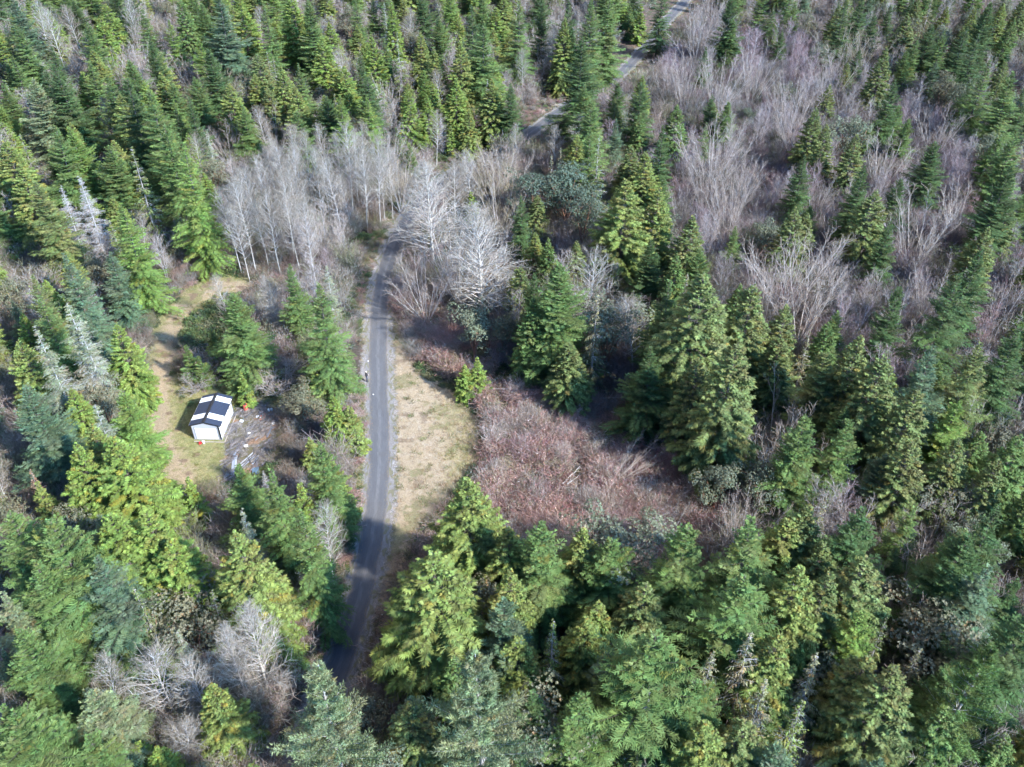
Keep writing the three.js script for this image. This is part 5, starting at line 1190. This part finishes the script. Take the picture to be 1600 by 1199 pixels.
  const tarp = thing('blue_tarp', 'crumpled faded blue tarpaulin under bushes below the plank stacks', 'tarpaulin', [tp.x, 0, tp.y], 0.3);
  mesh('sheet', tarpG, std({ color: rgb(0.085, 0.14, 0.19), roughness: 0.6 }), tarp);
  mesh('tie_rope', new THREE.TubeGeometry(new THREE.CatmullRomCurve3([new THREE.Vector3(-0.5, 0.2, 0.8), new THREE.Vector3(-0.8, 0.06, 1), new THREE.Vector3(-0.7, 0.05, 1.4)]), 12, 0.014, 5), pale, tarp);
  // bricks scattered in the litter
  const brickG = new THREE.BoxGeometry(0.22, 0.09, 0.11), brickM = std({ color: rgb(0.38, 0.13, 0.1), roughness: 0.9 }), heap = thing('brick_heap', 'loose heap of red bricks and rubble in the litter below the buckets', 'brick heap', spot(413.5, 652)), hr = rng(8);
  for (let k = 0; k < 16; k++) { const m = mesh('brick', brickG, k % 4 ? brickM : pale, heap); m.position.set((hr() - 0.5) * 1.5, 0.05 + 0.05 * (k % 2), (hr() - 0.5) * 1.3); m.rotation.set((hr() - 0.5) * 0.5, hr() * 6.28, (hr() - 0.5) * 0.5); }
  // grey sticks
  const stick = clump(9, (b, r) => { for (let k = 0; k < 3; k++) { let P = [-0.8 + 0.2 * r(), 0.04, (r() - 0.5) * 0.3]; const pts = [P]; for (let j = 0; j < 4; j++) pts.push(P = add(P, [0.4, (r() - 0.5) * 0.08, (r() - 0.5) * 0.14])); b.tube(pts.map((q) => [q[0], Math.max(0.03, q[1] + 0.03), q[2]]), [0.03, 0.027, 0.022, 0.016, 0.008], 4, jig(WHITE, r, 0.25), false); for (let q = 1; q < 4; q++) { const D = norm([0.7, 0.25, r() - 0.5]); b.strip(pts[q], add(pts[q], D, 0.5), [0, 0.3, 0.95], 0.012, 0.004, WHITE); } } });
  const sticks = [];
  fill(DEBRIS, 520, (x, z) => { if (fbm(x * 0.5, z * 0.5, 2) > 0.5) sticks.push([x, z]); });
  const sm = cast(new THREE.InstancedMesh(stick, underMat, sticks.length)), M4 = new THREE.Matrix4();
  sm.name = 'branch_litter';
  sticks.forEach(([x, z], i) => { sm.setMatrixAt(i, M4.compose(new THREE.Vector3(x, 0.01 + 0.1 * ur(), z), new THREE.Quaternion().setFromEuler(new THREE.Euler(0, (ur() < 0.75 ? 0.95 : 2.2) + (ur() - 0.5) * 0.9, 0)), new THREE.Vector3(0.7 + 0.6 * ur(), 0.9, 0.8))); sm.setColorAt(i, rgb(...jig(any([[0.19, 0.172, 0.175], [0.14, 0.127, 0.127], [0.23, 0.195, 0.165]]), ur, 0.3))); });
  scene.add(tag(sm, 'grey sticks and branches strewn over the earth beside the shed', null, null, 'stuff'));
  // roadside box and stones
  const cab = thing('utility_box', 'pale grey utility box on the dark verge right of the lower road', 'utility box', spot(629, 917), 0.35), cabM = std({ color: rgb(0.52, 0.55, 0.55), roughness: 0.6 });
  mesh('cabinet', new THREE.BoxGeometry(0.46, 0.42, 0.6, 1, 1, 1).translate(0, 0.21, 0), cabM, cab);
  const lidS = new THREE.Shape([new THREE.Vector2(-0.25, -0.32), new THREE.Vector2(0.25, -0.32), new THREE.Vector2(0.25, 0.32), new THREE.Vector2(-0.25, 0.32)]);
  mesh('lid', new THREE.ExtrudeGeometry(lidS, { depth: 0.04, bevelEnabled: true, bevelSize: 0.02, bevelThickness: 0.02, bevelSegments: 2 }).rotateX(-Math.PI / 2).translate(0, 0.445, 0), cabM, cab);
  mesh('lock', box(0.05, 0.05, 0.03, 0, 0.3, 0.315), trimBlack, cab);
  const rockG = (seed) => { const g = new THREE.IcosahedronGeometry(1, 2), q = g.attributes.position; for (let i = 0; i < q.count; i++) { const k = 0.8 + 0.4 * fbm(q.getX(i) * 1.3 + seed, q.getY(i) * 1.3 + q.getZ(i), 2); q.setXYZ(i, q.getX(i) * k, q.getY(i) * k * 0.7, q.getZ(i) * k); } g.computeVertexNormals(); return g; };
  [[575, 565, 0.11, 'white stone on the road shoulder above the person'], [583, 617, 0.09, 'white stone on the lane below the person'], [609, 923, 0.09, 'white stone on the dark verge left of the utility box'], [615, 912, 0.07, 'smaller white stone nearest the utility box'], [597, 961, 0.08, 'pale stone at the foot of the lower verge']].forEach(([x, y, r, label], i) => { const g = rockG(i * 5); g.scale(r, r, r * 1.2); const p = spot(x, y), m = tag(mesh('stone', g, pale), label, 'stone', 'white stones by the road'); m.position.set(p[0], r * 0.5, p[2]); m.rotation.y = i; });
}
// fallen poles in the bramble patch, each a trunk with stubs
const poleM = barkMat;
[[760, 618, 846, 621, 0.09, 1, 'long pale pole lying along the upper edge of the brambles'], [955, 655, 980, 668, 0.07, 1, 'short pole slanting near the top right of the brambles'], [972, 662, 984, 676, 0.08, 1, 'broken pole right of the short slanting one'], [878, 768, 906, 741, 0.08, 1, 'pale pole pointing up across the middle brambles'], [886, 768, 902, 757, 0.07, 1, 'short twin of the pale pole in the middle brambles'], [948, 762, 974, 767, 0.1, 1, 'bleached pole lying level below the felled crown'], [961, 757, 980, 747, 0.09, 1, 'bleached pole that meets the dark upright one'], [976, 698, 981, 752, 0.08, 0, 'dark pole standing steep in the brambles'], [963, 700, 973, 718, 0.06, 0, 'short dark pole left of the steep one'], [976, 768, 1018, 705, 0.07, 0, 'long dark pole leaning up through the brambles'], [928, 725, 950, 720, 0.07, 1, 'pale pole low in the left brambles'], [942, 772, 956, 783, 0.07, 1, 'pale pole near the green tufts'], [1066, 782, 1106, 766, 0.08, 1, 'pale pole at the right end of the brambles'], [1096, 789, 1108, 763, 0.07, 1, 'pole leaning on the right edge of the brambles'], [1085, 718, 1108, 675, 0.08, 0, 'dark pole in the shade of the great cedar'], [1078, 726, 1112, 718, 0.06, 1, 'thin pole level in the cedar shade'], [935, 877, 948, 812, 0.09, 1, 'long pole standing out of the lower brambles'], [940, 702, 950, 690, 0.06, 1, 'short pole in the upper brambles'], [1010, 800, 1040, 830, 0.07, 1, 'grey pole sloping in the lower right brambles'], [850, 640, 905, 655, 0.07, 1, 'grey pole sunk in the upper brambles']].forEach(([x0, y0, x1, y1, r, pale, label], i) => {
  const a = at(x0, y0), b = at(x1, y1), L = a.distanceTo(b), rr = rng(600 + i), wood = new Builder(true), stubs = new Builder(), c = pale ? [0.5, 0.46, 0.42] : [0.13, 0.1, 0.095], pts = [];
  for (let k = 0; k <= 6; k++) pts.push([L * (k / 6 - 0.5), (rr() - 0.5) * 0.08, (rr() - 0.5) * 0.12]);
  wood.tube(pts, pts.map((_, k) => r * (1 - 0.09 * k)), 7, c);
  for (let k = 0; k < 7; k++) { const P = pts[1 + (k % 5)], D = norm([0.5, rr(), (rr() - 0.5) * 2]); stubs.tube([P, add(P, D, 0.3 + 0.5 * rr())], [0.022, 0.006], 4, jig(c, rr, 0.2), false); }
  const t = thing('fallen_pole', label, 'fallen pole', [(a.x + b.x) / 2, 1.25, (a.y + b.y) / 2], Math.atan2(-(b.y - a.y), b.x - a.x), 'fallen poles in the bramble patch');
  t.rotation.z = pale ? 0.03 : 0.12;
  mesh('trunk', wood.build(), poleM, t); mesh('crown', stubs.build(), poleM, t);
});
// felled leafless trees, lying
[['maple', 955, 768, 1045, 712, 8, 0.8, 'grey crown of a felled bare tree fanned over the brambles'], ['purple', 1000, 700, 1085, 745, 8, 0.8, 'felled bare tree lying in the shade of the great cedar'], ['maple', 1030, 668, 1085, 725, 8, 0.6, 'felled bare tree drooping from the cedar edge into the brambles'], ['purple', 1060, 800, 1010, 860, 7, 0.8, 'felled bare tree at the lower right end of the brambles'], ['alder', 905, 632, 985, 640, 8, 0.8, 'felled bare alder along the top of the brambles'], ['maple', 1045, 850, 1080, 790, 6, 0.7, 'felled bare tree across the right tip of the brambles'], ['alder', 128, 140, 172, 110, 9, 0.6, 'bleached bent tree arching over the far left wood']].forEach(([kind, x0, y0, x1, y1, h, w, label], i) => {
  const a = at(x0, y0), b = at(x1, y1), g = shape(kind, i % 3), s = h / g.h, t = thing('felled_tree', label, 'felled tree', [a.x, 0.95, a.y], Math.atan2(-(b.y - a.y), b.x - a.x), 'felled bare trees');
  const lie = new THREE.Vector3(b.x - a.x, 0, b.y - a.y).normalize().multiplyScalar(Math.cos(0.18)).setY(Math.sin(0.18) + (i === 6 ? 0.5 : 0)).normalize();
  t.quaternion.setFromUnitVectors(new THREE.Vector3(0, 1, 0), lie); t.scale.set(s * w, s, s * w);
  mesh('trunk', g.trunk, barkMat, t); mesh('crown', g.crown, twigMat[i % 2 ? 'mauve grey' : 'grey'], t);
});

scene.updateMatrixWorld();
renderer.render(scene, camera);
